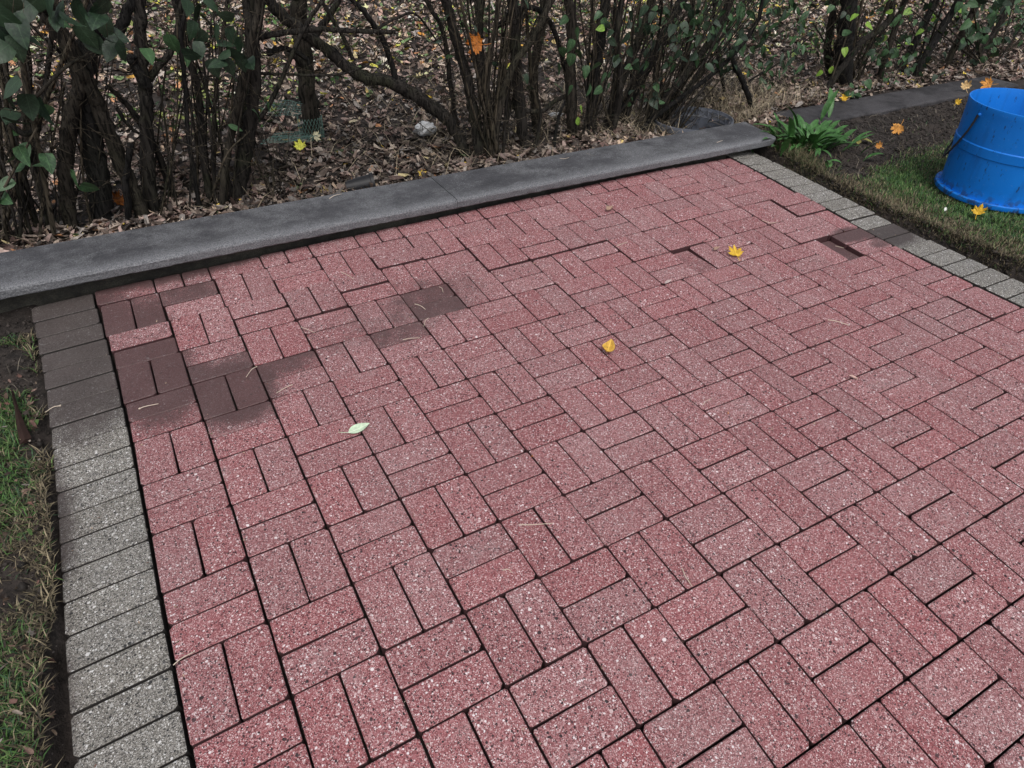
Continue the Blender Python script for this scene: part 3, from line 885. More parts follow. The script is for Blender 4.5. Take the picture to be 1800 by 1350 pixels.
grass('verge_grass', x, y, RNG.uniform(0.012, 0.060, len(x)) * (0.5 + fnoise(x * 8, y * 8)), green, 'matted green and brown grass clods along the left edge of the paving', (0.35, 0.97), 1.25)
# pale dead roots fringing the turf edge beside the right edging
n = 2600
y = RNG.uniform(-0.8, 1.15, n)
w = 0.055 + 0.10 * np.maximum(0, fnoise(3.55 * 0.5 + 40, y * 3.0 + 9, 2) - 0.3)
x = 3.462 + w + RNG.uniform(-0.012, 0.06, n)
c = np.array([(0.22, 0.18, 0.12)]) * RNG.uniform(0.2, 1.2, (n, 1))
V, F, C = blades(np.stack([x, y, ground_z(x, y) + 0.004], 1), RNG.uniform(0.02, 0.06, n), RNG.uniform(0.0006, 0.0016, n), RNG.uniform(0.3, 0.95, n), c, curl=0.8)
tag(link('dead_grass', fastmesh('dead_grass', V, F, C), M['straw']), 'straw coloured dead grass fringe at the turf edge beside the trench', 'dead grass', kind='stuff')

# ------------------------------------------------------------------ leaf meshes for plants (one object per leaf)
def leaf_mesh(name, L, W, tip=0.75, fold=0.35, droop=0.25, heart=True, seg=7):
    """stalk end at origin, blade along +Y, folded along the midrib"""
    V = []; F = []
    for k in range(seg + 1):
        t = k / seg
        w = W / 2 * (math.sin(math.pi * min(1, t ** tip)) ** 0.85 if 0 < t < 1 else 0.0)
        if heart and k == 0: w = W * 0.16
        y = L * t
        z = -droop * L * t * t
        back = -0.10 * L if (heart and k == 1) else 0
        for s in (-1, -0.5, 0, 0.5, 1):
            V.append((s * w, y + (back if abs(s) > 0.6 else 0), z + abs(s) * w * fold - 0.15 * w * s * s + random.uniform(-1, 1) * 0.02 * W))
    for k in range(seg):
        for s in range(4):
            a = k * 5 + s
            F.append((a, a + 1, a + 6, a + 5))
    me = bpy.data.meshes.new(name); me.from_pydata(V, [], F)
    me.polygons.foreach_set('use_smooth', np.ones(len(me.polygons), bool)); me.update()
    return me
HEART = [leaf_mesh('heart_leaf', 0.085, 0.058, 0.62, random.uniform(.15, .5), random.uniform(0.05, .4)) for _ in range(5)]
LANCE = [leaf_mesh('lance_leaf', 0.085, 0.032, 0.8, random.uniform(.2, .5), random.uniform(0.1, .5), False) for _ in range(4)]
BROAD = [leaf_mesh('broad_leaf', 0.115, 0.082, 0.66, random.uniform(.1, .35), random.uniform(0.1, .4)) for _ in range(4)]
def clone_with(meshes, mat):
    out = []
    for m in meshes:
        c = m.copy(); c.materials.clear(); c.materials.append(mat); out.append(c)
    return out
LEAVES = {('heart', 'leaf'): clone_with(HEART, M['leaf']), ('heart', 'leafdark'): clone_with(HEART, M['leafdark']), ('heart', 'leaflime'): clone_with(HEART, M['leaflime']),
          ('lance', 'leaf'): clone_with(LANCE, M['leaf']), ('lance', 'leafdark'): clone_with(LANCE, M['leafdark']), ('lance', 'leaflime'): clone_with(LANCE, M['leaflime']),
          ('broad', 'leafdark'): clone_with(BROAD, M['leafdark']), ('broad', 'leaf'): clone_with(BROAD, M['leaf'])}

def orient(d, n):
    """rotation with Y along d and Z near n"""
    y = Vector(d).normalized(); z = Vector(n); x = y.cross(z)
    if x.length < 1e-4: x = Vector((1, 0, 0))
    x.normalize(); z = x.cross(y)
    return Matrix((x, y, z)).transposed()

VIEW = Vector((-0.42, -0.75, 0.5))
def add_leaf(root, p, kind='heart', mat='leaf', size=1.0, hang=0.8, face=0.6):
    """one leaf hanging at world point p (its middle)"""
    mesh = random.choice(LEAVES[(kind, mat)])
    d = Vector((random.gauss(0, 0.6), random.gauss(-0.15, 0.5), -hang + random.gauss(0, 0.4)))
    nrm = VIEW * face + Vector((random.gauss(0, 0.7), random.gauss(0, 0.5), random.gauss(0.3, 0.5)))
    o = bpy.data.objects.new('leaf', mesh); COL.objects.link(o)
    o.parent = root
    s = size * random.uniform(0.85, 1.15)
    mat3 = orient(d, nrm)
    L = 0.045 * s
    loc = Vector([float(v) for v in p]) - d.normalized() * L - root.location
    o.matrix_local = Matrix.Translation(loc) @ mat3.to_4x4() @ Matrix.Diagonal((s, s, s, 1))
    return o

class Shrub:
    """a shrub behind the wall: stems, twigs and single leaves"""
    def __init__(s, name, base, label, cat='shrub', group=None):
        s.o = np.asarray(base, float); s.root = empty(name, base)
        tag(s.root, label, cat, group)
        s.tw = Bag(); s.tops = []; s.bark = 'bark'; s.main = None
    def path(s, pts, Y, extend=0.9, dY=0.0):
        P = []
        for k, q in enumerate(pts):
            yy = q[2] if len(q) > 2 else Y + dY * k / max(1, len(pts) - 1)
            P.append(py_(q[0], q[1], yy))
        if extend and pts[-1][1] <= 5:
            d = P[-1] - P[-2]; d /= np.linalg.norm(d)
            d = d * 0.7 + np.array([random.gauss(0, .15), random.gauss(0, .15), 0.75]); d /= np.linalg.norm(d)
            for k in range(3):
                P.append(P[-1] + d * extend / 3)
                d = d + np.array([random.gauss(0, .2), random.gauss(0, .2), 0.15]); d /= np.linalg.norm(d)
            s.tops.append(P[-1])
        return P
    def root_in(s, P):
        """carry the foot of a stem down into the ground behind the coping"""
        b = P[0].copy()
        if b[2] < 0.45 and b[1] > 1.5:
            g = float(ground_z(b[0], b[1])) - 0.03
            d = P[1] - P[0]; d = d / (abs(d[2]) + 1e-6)
            P = [np.array([b[0] - d[0] * (b[2] - g) * 0.4, b[1], g])] + P if b[2] > g + 0.02 else P
        return P
    def stem(s, pts, r, Y, name='trunk', bark=None, extend=0.9, dY=0.0, sides=8, knob=0.07, r_end=None, rooted=True):
        P = s.path(pts, Y, extend, dY)
        if rooted: P = s.root_in(P)
        c = catmull(P, 6)
        c += RNG.normal(0, r * 0.10, c.shape)
        V, F = tube(c, [r * 1.12, r, r * 0.85, (r_end or r * 0.5)], sides, knob)
        b = Bag(); b.add(V, F)
        o = link(name, b.mesh(name, s.o), M[bark or s.bark], s.main if (name == 'branch' and s.main) else s.root)
        if name == 'trunk' and s.main is None: s.main = o
        return o
    def twig(s, P, r, sides=4):
        c = catmull(P, 5)
        V, F = tube(c, [r, r * 0.75, r * 0.4], sides, 0.05)
        s.tw.add(V, F)
    def fan(s, n, bx, by, tx, ty, Y, r=(0.003, 0.008), wob=0.03, dY=(-0.15, 0.25), individual=True, name='stem'):
        """n thin stems from a base pixel range to a top pixel range"""
        for _ in range(n):
            b = (random.uniform(*bx), random.uniform(*by)); t = (random.uniform(*tx), random.uniform(*ty))
            P = s.path([b, (b[0] * .6 + t[0] * .4, b[1] * .6 + t[1] * .4), t], Y + random.uniform(-.08, .08), 0.6, random.uniform(*dY))
            for k in range(1, len(P)):
                P[k] = P[k] + RNG.normal(0, wob, 3) * (0.5 if k < 2 else 1)
            P = s.root_in(P)
            rr = random.uniform(*r)
            c = catmull(P, 5)
            V, F = tube(c, [rr, rr * 0.8, rr * 0.5], 5, 0.06)
            if individual:
                bb = Bag(); bb.add(V, F); link(name, bb.mesh(name, s.o), M[random.choice(['bark', 'bark2', 'twig'])], s.root)
            else:
                s.tw.add(V, F)
            # side twigs
            for _k in range(random.randint(1, 3)):
                k = random.randint(2, len(c) - 3)
                d = (c[k + 1] - c[k]); d /= np.linalg.norm(d) + 1e-9
                d = d + RNG.normal(0, 0.7, 3)
                e = c[k] + d * random.uniform(0.05, 0.16)
                s.twig([c[k], (c[k] + e) / 2 + RNG.normal(0, 0.01, 3), e], rr * 0.35, 3)
    def tangle(s, n, x, y, Y, L=(0.08, 0.3), r=(0.0012, 0.0026)):
        """fine crossing twigs"""
        for _ in range(n):
            p = py_(random.uniform(*x), random.uniform(*y), random.uniform(*Y))
            d = np.array([random.gauss(0, .6), random.gauss(0, .4), random.gauss(0.45, .5)]); d /= np.linalg.norm(d)
            l = random.uniform(*L)
            s.twig([p, p + d * l * .5 + RNG.normal(0, .02, 3), p + d * l + RNG.normal(0, .04, 3)], random.uniform(*r), 3)
    def leaves(s, pts, Y, kind='heart', mat='leaf', size=1.0, hang=0.8, face=0.7):
        for q in pts:
            yy = q[2] if len(q) > 2 else Y + random.uniform(-.06, .06)
            p = py_(q[0], q[1], yy)
            add_leaf(s.root, p, kind, mat, size, hang, face)
            # leaf stalk back to a supporting twig
            e = p + np.array([random.gauss(0, .03), random.uniform(0.01, .09), random.uniform(0.05, .13)])
            s.twig([p + np.array([0, 0.005, 0.03]), (p + e) / 2 + np.array([0, 0, .03]), e], 0.0011, 3)
    def cloud(s, n, x, y, Y, kind='lance', mats=('leaf', 'leafdark'), size=(0.6, 1.1), hang=0.5):
        for _ in range(n):
            s.leaves([(random.uniform(*x), random.uniform(*y), random.uniform(*Y))], 0, kind, random.choice(mats), random.uniform(*size), hang, random.uniform(0.2, 0.9))
    def crown(s, n=220, r=0.45):
        """foliage above the part of the shrub that the view shows"""
        if not s.tops: return
        T = np.array(s.tops)
        P = T[RNG.integers(0, len(T), n)] + RNG.normal(0, r * 0.5, (n, 3)) * [1, 0.8, 0.6] + [0, 0.1, 0.05]
        P[:, 2] = np.maximum(P[:, 2], 1.22 + 0.10 * RNG.random(n))
        P[:, 1] = np.maximum(P[:, 1], 1.62)
        col = np.array([(0.022, 0.05, 0.026), (0.04, 0.08, 0.035), (0.03, 0.06, 0.03), (0.10, 0.12, 0.03)])[RNG.integers(0, 4, n)] * RNG.uniform(0.7, 1.2, (n, 1))
        V, F, C = scatter_leaves(P, RNG.uniform(0.06, 0.10, n), col, 0.8, 0.02)
        o = link('crown', fastmesh('crown', V - s.o, F, C), M['litter'], s.root)
        tag(o, kind='stuff')
    def done(s, crown=220):
        s.crown(crown)
        if s.tw.n:
            tag(link('twigs', s.tw.mesh('twigs', s.o), M['twig'], s.root), kind='stuff')

# --- far left thicket
sh = Shrub('hedge_shrub', py_(40, 425, 1.74), 'thicket of many thin leaning stems at the far left end of the wall')
sh.fan(18, (-40, 125), (405, 445), (-60, 110), (120, 300), 1.76, (0.003, 0.009))
sh.fan(9, (-20, 110), (400, 440), (-80, 140), (-40, 0), 1.80, (0.005, 0.013))
sh.stem([(52, 250), (48, 130), (38, 40), (30, -20)], 0.018, 2.0, 'stem', 'bark2')
sh.stem([(62, 172, 1.62), (105, 128, 1.60), (140, 103, 1.58), (178, 88, 1.56)], 0.006, 1.6, 'branch', 'bark2', 0, rooted=False)
sh.stem([(-10, 190, 1.75), (40, 235, 1.72), (66, 220, 1.70)], 0.011, 1.7, 'branch', 'bark', 0, rooted=False)
sh.tangle(114, (-20, 140), (20, 400), (1.62, 2.0))
sh.leaves([(20, 150), (12, 170), (50, 182), (70, 190), (18, 200), (25, 215)], 1.60, 'broad', 'leafdark', 0.82, 0.6)
sh.leaves([(20, 280), (40, 275), (25, 295), (68, 285), (86, 288), (132, 318), (160, 331), (8, 325), (10, 350), (45, 265)], 1.62, 'heart', 'leaf', 0.85, 0.25)
sh.leaves([(5, 30), (30, 45), (10, 62), (38, 20), (22, 10), (48, 62), (0, 90), (30, 80)], 1.40, 'broad', 'leafdark', 0.78, 0.6)
sh.leaves([(105, 20), (120, 35), (98, 30), (150, 25), (170, 30), (185, 45), (200, 60), (150, 60), (165, 75), (195, 85), (215, 88), (135, 15), (180, 12), (60, 5), (85, 8)], 1.48, 'broad', 'leafdark', 0.74, 0.5)
sh.leaves([(30, 232), (80, 200), (110, 40)], 1.7, 'heart', 'leaf', 0.7)
sh.done(50)

# --- twin trunk old shrub
sh = Shrub('hedge_shrub', py_(160, 405, 1.80), 'old shrub with two thick dark trunks rising side by side near the left end')
sh.stem([(125, 402), (117, 330), (118, 260), (128, 190), (140, 140), (118, 70), (80, 20), (60, -20)], 0.028, 1.80, bark='bark2', knob=0.09)
sh.stem([(184, 405), (174, 330), (162, 250), (150, 170), (146, 110), (158, 50), (150, -20)], 0.042, 1.84, bark='barkdark', knob=0.08, sides=10, r_end=0.030)
sh.stem([(148, 115), (175, 75), (205, 60), (222, 20), (235, -20)], 0.020, 1.84, 'branch', 'barkdark', rooted=False)
sh.stem([(135, 165), (120, 110), (70, 60), (40, 30)], 0.007, 1.9, 'branch', 'barkdark', 0, rooted=False)
sh.fan(8, (110, 205), (395, 415), (90, 230), (-30, 160), 1.86, (0.003, 0.006))
sh.tangle(57, (90, 230), (60, 390), (1.68, 2.0))
sh.done(50)

# --- leaning forked shrub
sh = Shrub('hedge_shrub', py_(262, 392, 1.82), 'forked shrub whose brown trunk leans left across a darker upright one')
sh.stem([(255, 390), (240, 345), (212, 285), (186, 220), (160, 155), (125, 90), (85, 30), (60, -20)], 0.030, 1.80, bark='bark2', knob=0.1, r_end=0.02)
sh.stem([(270, 388), (262, 300), (258, 220), (256, 160), (250, 120), (247, 60), (244, -20)], 0.029, 1.84, bark='bark', knob=0.09, sides=9)
sh.stem([(256, 150), (240, 118), (228, 98)], 0.022, 1.82, 'stump', 'barkdark', 0, r_end=0.021, rooted=False)
sh.stem([(262, 142), (280, 115), (300, 92), (312, 55), (318, 10), (320, -20)], 0.012, 1.84, 'branch', 'bark', rooted=False)
sh.stem([(228, 398), (221, 330), (224, 290), (230, 252)], 0.013, 1.76, 'stump', 'barkdark', 0, r_end=0.012)
sh.stem([(322, 384), (300, 330), (268, 250), (226, 190), (190, 150)], 0.015, 1.92, bark='bark', extend=0)
sh.stem([(205, 190), (230, 225), (258, 240)], 0.008, 1.82, 'branch', 'bark', 0, rooted=False)
sh.fan(9, (240, 350), (378, 398), (230, 350), (-30, 200), 1.86, (0.0025, 0.006))
sh.tangle(76, (210, 350), (60, 380), (1.7, 2.05))
sh.leaves([(262, 95), (295, 90), (305, 80), (270, 105)], 1.70, 'heart', 'leaf', 0.9)
sh.done(50)

# --- bushy clump
sh = Shrub('hedge_shrub', py_(400, 372, 1.84), 'bushy many stemmed shrub with a big tuft of wet drooping leaves')
sh.stem([(402, 372), (418, 330), (432, 260), (440, 200), (446, 130), (440, 60), (434, -20)], 0.026, 1.84, bark='bark', knob=0.1, sides=9)
sh.stem([(375, 376), (365, 320), (355, 250), (352, 180), (330, 90), (310, 10), (305, -20)], 0.015, 1.86, bark='bark')
sh.stem([(388, 374), (395, 300), (408, 230), (425, 150), (445, 60), (455, -20)], 0.018, 1.78, bark='bark2')
sh.stem([(352, 378), (345, 330), (332, 250), (325, 150), (318, 60), (330, -20)], 0.010, 1.80, 'stem', 'barkdark')
sh.fan(16, (330, 425), (366, 384), (310, 480), (-30, 60), 1.86, (0.003, 0.009))
sh.fan(10, (470, 485), (350, 362), (430, 480), (200, 300), 1.84, (0.0025, 0.005))
sh.stem([(425, 235, 1.84), (470, 190, 1.84), (530, 60, 1.86), (560, 10, 1.86), (570, -10, 1.86)], 0.009, 1.84, 'branch', 'bark', rooted=False)
sh.stem([(438, 128), (490, 130), (560, 132), (610, 128), (650, 112)], 0.007, 1.90, 'branch', 'bark', 0, rooted=False)
sh.stem([(455, 66), (500, 58), (560, 52), (620, 54), (695, 57)], 0.013, 1.94, 'branch', 'bark', 0, rooted=False, r_end=0.009)
sh.stem([(470, 95), (500, 85), (535, 100), (545, 120)], 0.012, 1.98, 'branch', 'barkdark', 0, rooted=False)
sh.stem([(375, 335, 1.72), (400, 270, 1.70), (440, 230, 1.68)], 0.004, 1.7, 'branch', 'twig', 0, rooted=False)
sh.tangle(171, (320, 520), (20, 360), (1.65, 2.1))
sh.leaves([(345, 20), (365, 35), (340, 50), (385, 15), (400, 30), (355, 65), (380, 55), (405, 60), (395, 75), (420, 75), (412, 95), (430, 90), (385, 110), (402, 115), (425, 110), (375, 118), (438, 108), (335, 95), (350, 85), (415, 50), (370, 5), (330, 8), (395, 95), (408, 130)], 1.62, 'broad', 'leafdark', 0.62, 0.6, 0.3)
sh.leaves([(470, 190), (455, 200), (330, 100), (415, 225)], 1.75, 'lance', 'leaf', 0.8)
sh.done(60)

# --- tree standing back with netting round its foot
gz = float(ground_z(1.15, 2.5))
tb = pz(550, 247, gz)
sh = Shrub('young_tree', tb, 'single straight brown trunk standing back among the fallen leaves', 'tree')
sh.stem([(550, 247), (545, 200), (538, 140), (531, 70), (525, 20), (522, -20)], 0.044, tb[1], bark='bark2', knob=0.05, sides=12, r_end=0.036, rooted=False)
sh.stem([(540, 120), (520, 100), (500, 92)], 0.02, tb[1] - 0.02, 'branch', 'bark', 0, rooted=False)
sh.stem([(536, 90), (570, 40), (600, -15)], 0.016, tb[1], 'branch', 'bark', rooted=False)
sh.done(50)

# --- long leaning branch
sh = Shrub('hedge_shrub', py_(824, 292, 1.84), 'long mossy limb arching low to the left out of the hedge')
sh.stem([(826, 294), (812, 255), (790, 215), (752, 184), (712, 158), (676, 142), (640, 136), (604, 112), (560, 78), (510, 40), (470, 0), (455, -20)], 0.027, 1.84, bark='bark', knob=0.10, sides=9, dY=0.25, r_end=0.017)
sh.stem([(698, 155), (688, 110), (668, 60), (640, 20), (610, -15)], 0.012, 1.95, 'branch', 'barkdark', rooted=False)
sh.stem([(660, 52), (700, 30), (730, 25), (760, 60), (785, 100)], 0.006, 1.98, 'branch', 'bark', 0, rooted=False)
sh.stem([(620, 105), (600, 60), (575, 20), (560, -15)], 0.010, 2.1, 'branch', 'bark', rooted=False)
sh.tangle(133, (560, 830), (0, 290), (1.75, 2.3))
mo = Bag()
for _ in range(60):
    p = py_(random.uniform(612, 668), random.uniform(122, 150), 2.03 + random.uniform(-.03, .03))
    mo.add(*tube(np.array([p, p + RNG.normal(0, .012, 3), p + RNG.normal(0, .022, 3) - [0, 0, .012]]), [0.0022, 0.001], 3))
link('moss_tuft', mo.mesh('moss_tuft', sh.o), plain('moss', (0.035, 0.042, 0.020), 0.9), sh.root)
sh.done(40)

# --- dense upright clump
sh = Shrub('hedge_shrub', py_(855, 293, 1.80), 'dense upright clump of stems with an orange leaf caught in its fork')
sh.stem([(846, 293), (838, 230), (826, 160), (808, 90), (792, 30), (780, -20)], 0.026, 1.80, bark='bark', knob=0.09, sides=9)
sh.stem([(860, 292), (858, 230), (850, 160), (842, 80), (845, -15)], 0.020, 1.86, bark='bark')
sh.stem([(868, 290), (872, 230), (885, 160), (905, 110), (935, 70), (960, 20), (975, -20)], 0.017, 1.78, bark='bark2')
sh.stem([(880, 285), (868, 240), (862, 200), (852, 140), (868, 60), (880, -20)], 0.013, 1.76, bark='twig')
sh.stem([(800, 210), (792, 150), (780, 60), (760, 20), (745, -15)], 0.012, 2.2, bark='bark')
sh.fan(30, (840, 885), (283, 297), (770, 945), (-30, 40), 1.82, (0.003, 0.009), 0.025)
sh.tangle(209, (770, 960), (10, 285), (1.66, 2.1))
sh.leaves([(925, 140), (930, 155)], 1.78, 'heart', 'leafdark', 0.6)
sh.cloud(24, (770, 960), (0, 120), (1.72, 2.0), 'lance', ('leafdark', 'leaf'), (0.4, 0.7))
sh.done(60)

# --- straight trunk and s-curved branch
sh = Shrub('hedge_shrub', py_(925, 283, 1.84), 'straight dark trunk with a snaking limb curving off to the right')
sh.stem([(926, 283), (918, 220), (911, 150), (906, 80), (903, 20), (902, -20)], 0.028, 1.84, bark='bark', knob=0.06, sides=10, r_end=0.022)
sh.stem([(945, 272), (942, 220), (938, 160), (940, 110), (952, 50), (958, -20)], 0.026, 2.06, bark='bark2', sides=9)
sh.stem([(885, 165), (900, 186), (930, 196), (955, 194), (975, 178), (1000, 168)], 0.014, 1.88, 'branch', 'bark', 0, rooted=False, r_end=0.013)
sh.stem([(870, 52), (905, 20), (940, 15), (968, 42), (982, 80), (992, 120), (1000, 165), (1005, 210)], 0.014, 1.90, 'branch', 'barkdark', 0, rooted=False, r_end=0.016)
sh.stem([(972, 272), (976, 240), (983, 205), (994, 178)], 0.010, 1.78, 'branch', 'barkdark', 0)
sh.stem([(935, 283), (945, 240), (950, 205), (948, 175)], 0.011, 1.80, 'branch', 'bark', 0)
sh.stem([(940, 275), (952, 225), (935, 150), (930, 80), (925, 20), (920, -20)], 0.010, 1.95, 'stem', 'twig')
sh.tangle(114, (885, 1010), (10, 270), (1.7, 2.1))
sh.done(50)

# --- leafy vine clump
sh = Shrub('hedge_shrub', py_(1030, 262, 1.84), 'clump of dark trunks draped with hanging heart shaped green leaves')
sh.stem([(1010, 264), (1006, 210), (1002, 150), (1004, 80), (1002, 20), (1000, -20)], 0.028, 1.84, bark='bark2', knob=0.08, sides=9)
sh.stem([(1040, 260), (1040, 200), (1046, 130), (1056, 60), (1068, -15)], 0.032, 1.90, bark='barkdark', knob=0.09, sides=9)
sh.stem([(1055, 258), (1072, 200), (1098, 130), (1128, 60), (1150, -15)], 0.023, 1.88, bark='bark')
sh.stem([(1075, 252), (1100, 190), (1130, 130), (1165, 70), (1195, 10), (1210, -20)], 0.030, 1.98, bark='barkdark', sides=9)
sh.stem([(1065, 255), (1085, 200), (1090, 130), (1085, 60), (1095, -15)], 0.017, 1.80, bark='bark')
sh.fan(34, (1000, 1110), (245, 264), (990, 1210), (-30, 30), 1.86, (0.003, 0.010), 0.03)
sh.tangle(247, (985, 1220), (10, 250), (1.66, 2.1))
sh.leaves([(990, 37), (1017, 60), (1050, 28), (1003, 82), (989, 93), (1003, 107), (1017, 97), (1030, 127), (1047, 116), (1082, 105), (1035, 160), (1050, 160), (1066, 155), (1060, 138), (1070, 130), (985, 155), (1003, 160), (983, 122)], 1.66, 'heart', 'leaf', 0.72, 0.8, 0.9)
sh.cloud(70, (1060, 1230), (0, 120), (1.72, 2.0), 'heart', ('leafdark', 'leaf', 'leafdark'), (0.4, 0.8))
sh.cloud(20, (1080, 1200), (110, 220), (1.75, 1.95), 'heart', ('leafdark', 'leaf'), (0.35, 0.6))
sh.leaves([(1018, 215), (1055, 50), (1024, 195)], 1.64, 'heart', 'leaflime', 0.68, 0.7, 0.9)
sh.leaves([(1125, 40), (1135, 55), (1110, 30), (1145, 30), (1150, 50), (1130, 20), (1100, 70), (1070, 60), (1078, 75)], 1.72, 'heart', 'leafdark', 0.75, 0.8, 0.6)
sh.done(60)

# --- right leaning clump beside the half buried bin
sh = Shrub('hedge_shrub', py_(1140, 246, 1.84), 'spreading clump leaning to the right over the half buried black bin')
sh.stem([(1120, 250), (1150, 200), (1190, 150), (1225, 105), (1262, 50), (1290, -15)], 0.022, 1.88, bark='bark', sides=9)
sh.stem([(1140, 246), (1175, 190), (1200, 130), (1212, 70), (1220, -15)], 0.020, 1.96, bark='bark2')
sh.stem([(1105, 252), (1140, 215), (1185, 180), (1240, 140), (1290, 95), (1330, 40), (1345, -15)], 0.014, 1.84, bark='barkdark')
sh.stem([(1160, 240), (1180, 215), (1215, 180), (1250, 140)], 0.013, 1.82, bark='bark', extend=0)
sh.stem([(1282, 195), (1272, 150), (1262, 100), (1255, 30), (1258, -15)], 0.012, 2.15, bark='barkdark')
sh.stem([(1262, 195), (1290, 165), (1320, 140), (1370, 110), (1430, 60)], 0.008, 2.12, 'branch', 'barkdark', 0)
sh.fan(34, (1100, 1185), (236, 256), (1140, 1360), (-30, 40), 1.90, (0.003, 0.010), 0.035)
sh.tangle(285, (1110, 1400), (10, 240), (1.7, 2.3))
sh.leaves([(1190, 97), (1205, 105), (1220, 100), (1205, 50), (1245, 48), (1140, 160), (1155, 168), (1150, 182), (1232, 50), (1220, 45), (1250, 120), (1262, 62), (1180, 55)], 1.72, 'heart', 'leafdark', 0.78, 0.8)
sh.cloud(130, (1235, 1415), (0, 130), (1.74, 2.2), 'lance', ('leaf', 'leaf', 'leafdark'), (0.6, 1.05), 0.7)
sh.cloud(18, (1330, 1400), (110, 175), (1.8, 2.2), 'lance', ('leaf', 'leaf'), (0.6, 0.95), 0.7)
sh.cloud(70, (1170, 1350), (0, 120), (1.72, 2.1), 'heart', ('leafdark', 'leaf'), (0.5, 0.75), 0.7)
sh.done(70)

# --- black bent stem
sh = Shrub('dead_stem', py_(1326, 206, 1.76), 'bare black bent stem standing alone at the right end of the coping', 'stem')
sh.stem([(1327, 210), (1318, 175), (1304, 140), (1290, 112), (1284, 80)], 0.021, 1.80, bark='barkdark', extend=0, r_end=0.012)
sh.done(0)

# --- stout trunk behind the weeds
sh = Shrub('hedge_shrub', py_(1488, 190, 1.95), 'stout dark double trunk right behind the weed clump')
sh.stem([(1492, 192), (1485, 150), (1482, 100), (1488, 50), (1496, -15)], 0.058, 2.0, bark='barkdark', knob=0.09, sides=11, r_end=0.045)
sh.stem([(1455, 186), (1460, 140), (1455, 90), (1462, 40), (1468, -15)], 0.026, 2.15, bark='bark2', sides=9)
sh.stem([(1440, 185), (1465, 140), (1495, 100), (1520, 70), (1555, 45), (1568, 20), (1570, -15)], 0.022, 1.95, bark='bark', sides=9)
sh.fan(22, (1440, 1520), (170, 195), (1420, 1600), (-30, 40), 2.05, (0.004, 0.011), 0.04)
sh.tangle(209, (1420, 1600), (0, 180), (1.85, 2.5))
sh.leaves([(1485, 92), (1462, 125), (1530, 45), (1440, 130), (1500, 30)], 1.84, 'heart', 'leaflime', 0.7)
sh.cloud(60, (1420, 1600), (0, 110), (1.85, 2.3), 'heart', ('leaf', 'leafdark', 'leaf'), (0.5, 0.8))
sh.done(60)

# --- right end leafy shrub
sh = Shrub('hedge_shrub', py_(1650, 160, 1.95), 'leafy dark green shrub leaning right above the blue tub')
for pts, r in (([(1600, 165), (1620, 110), (1650, 60), (1680, 10), (1690, -15)], 0.030), ([(1645, 160), (1665, 110), (1690, 60), (1720, 0), (1725, -15)], 0.026),
               ([(1570, 168), (1585, 120), (1610, 70), (1640, 10), (1650, -15)], 0.026), ([(1680, 152), (1710, 110), (1745, 60), (1780, 0), (1790, -15)], 0.022),
               ([(1540, 170), (1550, 120), (1570, 60), (1590, 0), (1600, -15)], 0.020)):
    sh.stem(pts, r, 2.0 + random.uniform(-.1, .25), bark=random.choice(['bark', 'bark2', 'barkdark']), sides=9)
sh.fan(34, (1540, 1800), (130, 175), (1560, 1900), (-30, 60), 2.05, (0.004, 0.011), 0.05)
sh.tangle(247, (1540, 1810), (0, 160), (1.85, 2.6))
sh.cloud(190, (1680, 1830), (-10, 145), (1.8, 2.4), 'heart', ('leafdark', 'leaf', 'leaf'), (0.75, 1.15))
sh.cloud(95, (1550, 1700), (-10, 100), (1.85, 2.3), 'heart', ('leafdark', 'leaf', 'leaf', 'leaflime'), (0.5, 0.8))
sh.cloud(60, (1515, 1655), (92, 168), (1.74, 1.9), 'heart', ('leaf', 'leaf', 'leafdark'), (0.45, 0.75), 0.3)
sh.cloud(8, (1488, 1525), (150, 172), (1.66, 1.74), 'heart', ('leaf',), (0.5, 0.7), 0.3)
sh.done(80)

# ------------------------------------------------------------------ blue tub
BX, BY = 4.20, 0.318
bz = 0.035
tub = empty('blue_tub', (BX, BY, bz))
tag(tub, 'bright blue plastic tub with wide rim at its foot standing on the lawn', 'tub')
def blue_material():
    N = NT('blue_plastic'); p = N.obj()
    f = N.noise(p, 5, 4)
    col = N.mix(f, (0.003, 0.140, 0.56), (0.006, 0.205, 0.70))
    sc = N.noise(N.vmath('MULTIPLY', p, (60.0, 60.0, 22.0)), 1.0, 3)
    spot = N.maprange(sc, 0.635, 0.70)
    col = N.mix(N.math('MULTIPLY', spot, 0.75), col, (0.012, 0.022, 0.06))
    streak = N.maprange(N.noise(N.vmath('MULTIPLY', p, (14.0, 14.0, 3.0)), 1.0, 4), 0.52, 0.75)
    col = N.mix(N.math('MULTIPLY', streak, 0.35), col, (0.006, 0.05, 0.20))
    scuff = N.maprange(N.noise(p, 70, 4, 0.7), 0.60, 0.72)
    col = N.mix(N.math('MULTIPLY', scuff, 0.32), col, (0.12, 0.30, 0.60))
    # splashed soil near the foot
    sp = N.n('ShaderNodeSeparateXYZ'); N.put(sp.inputs[0], p)
    foot = N.math('MULTIPLY', N.maprange(sp.outputs[2], 0.0, 0.10, 1.0, 0.0), N.maprange(N.noise(p, 30, 4), 0.48, 0.62))
    col = N.mix(N.math('MULTIPLY', foot, 0.8), col, (0.03, 0.028, 0.026))
    return N.base(col, N.maprange(f, 0.3, 0.7, 0.42, 0.6, False), N.bump(N.noise(p, 26, 3), 0.10, 0.004), 0.28)
M['blue'] = blue_material()
H, RB, RT = 0.455, 0.254, 0.288
def rad(t): return RB + (RT - RB) * t
prof = [(RB + 0.004, 0.024)]
for t in (0.08, 0.2, 0.35, 0.48): prof.append((rad(t) - (0.0), H * t))
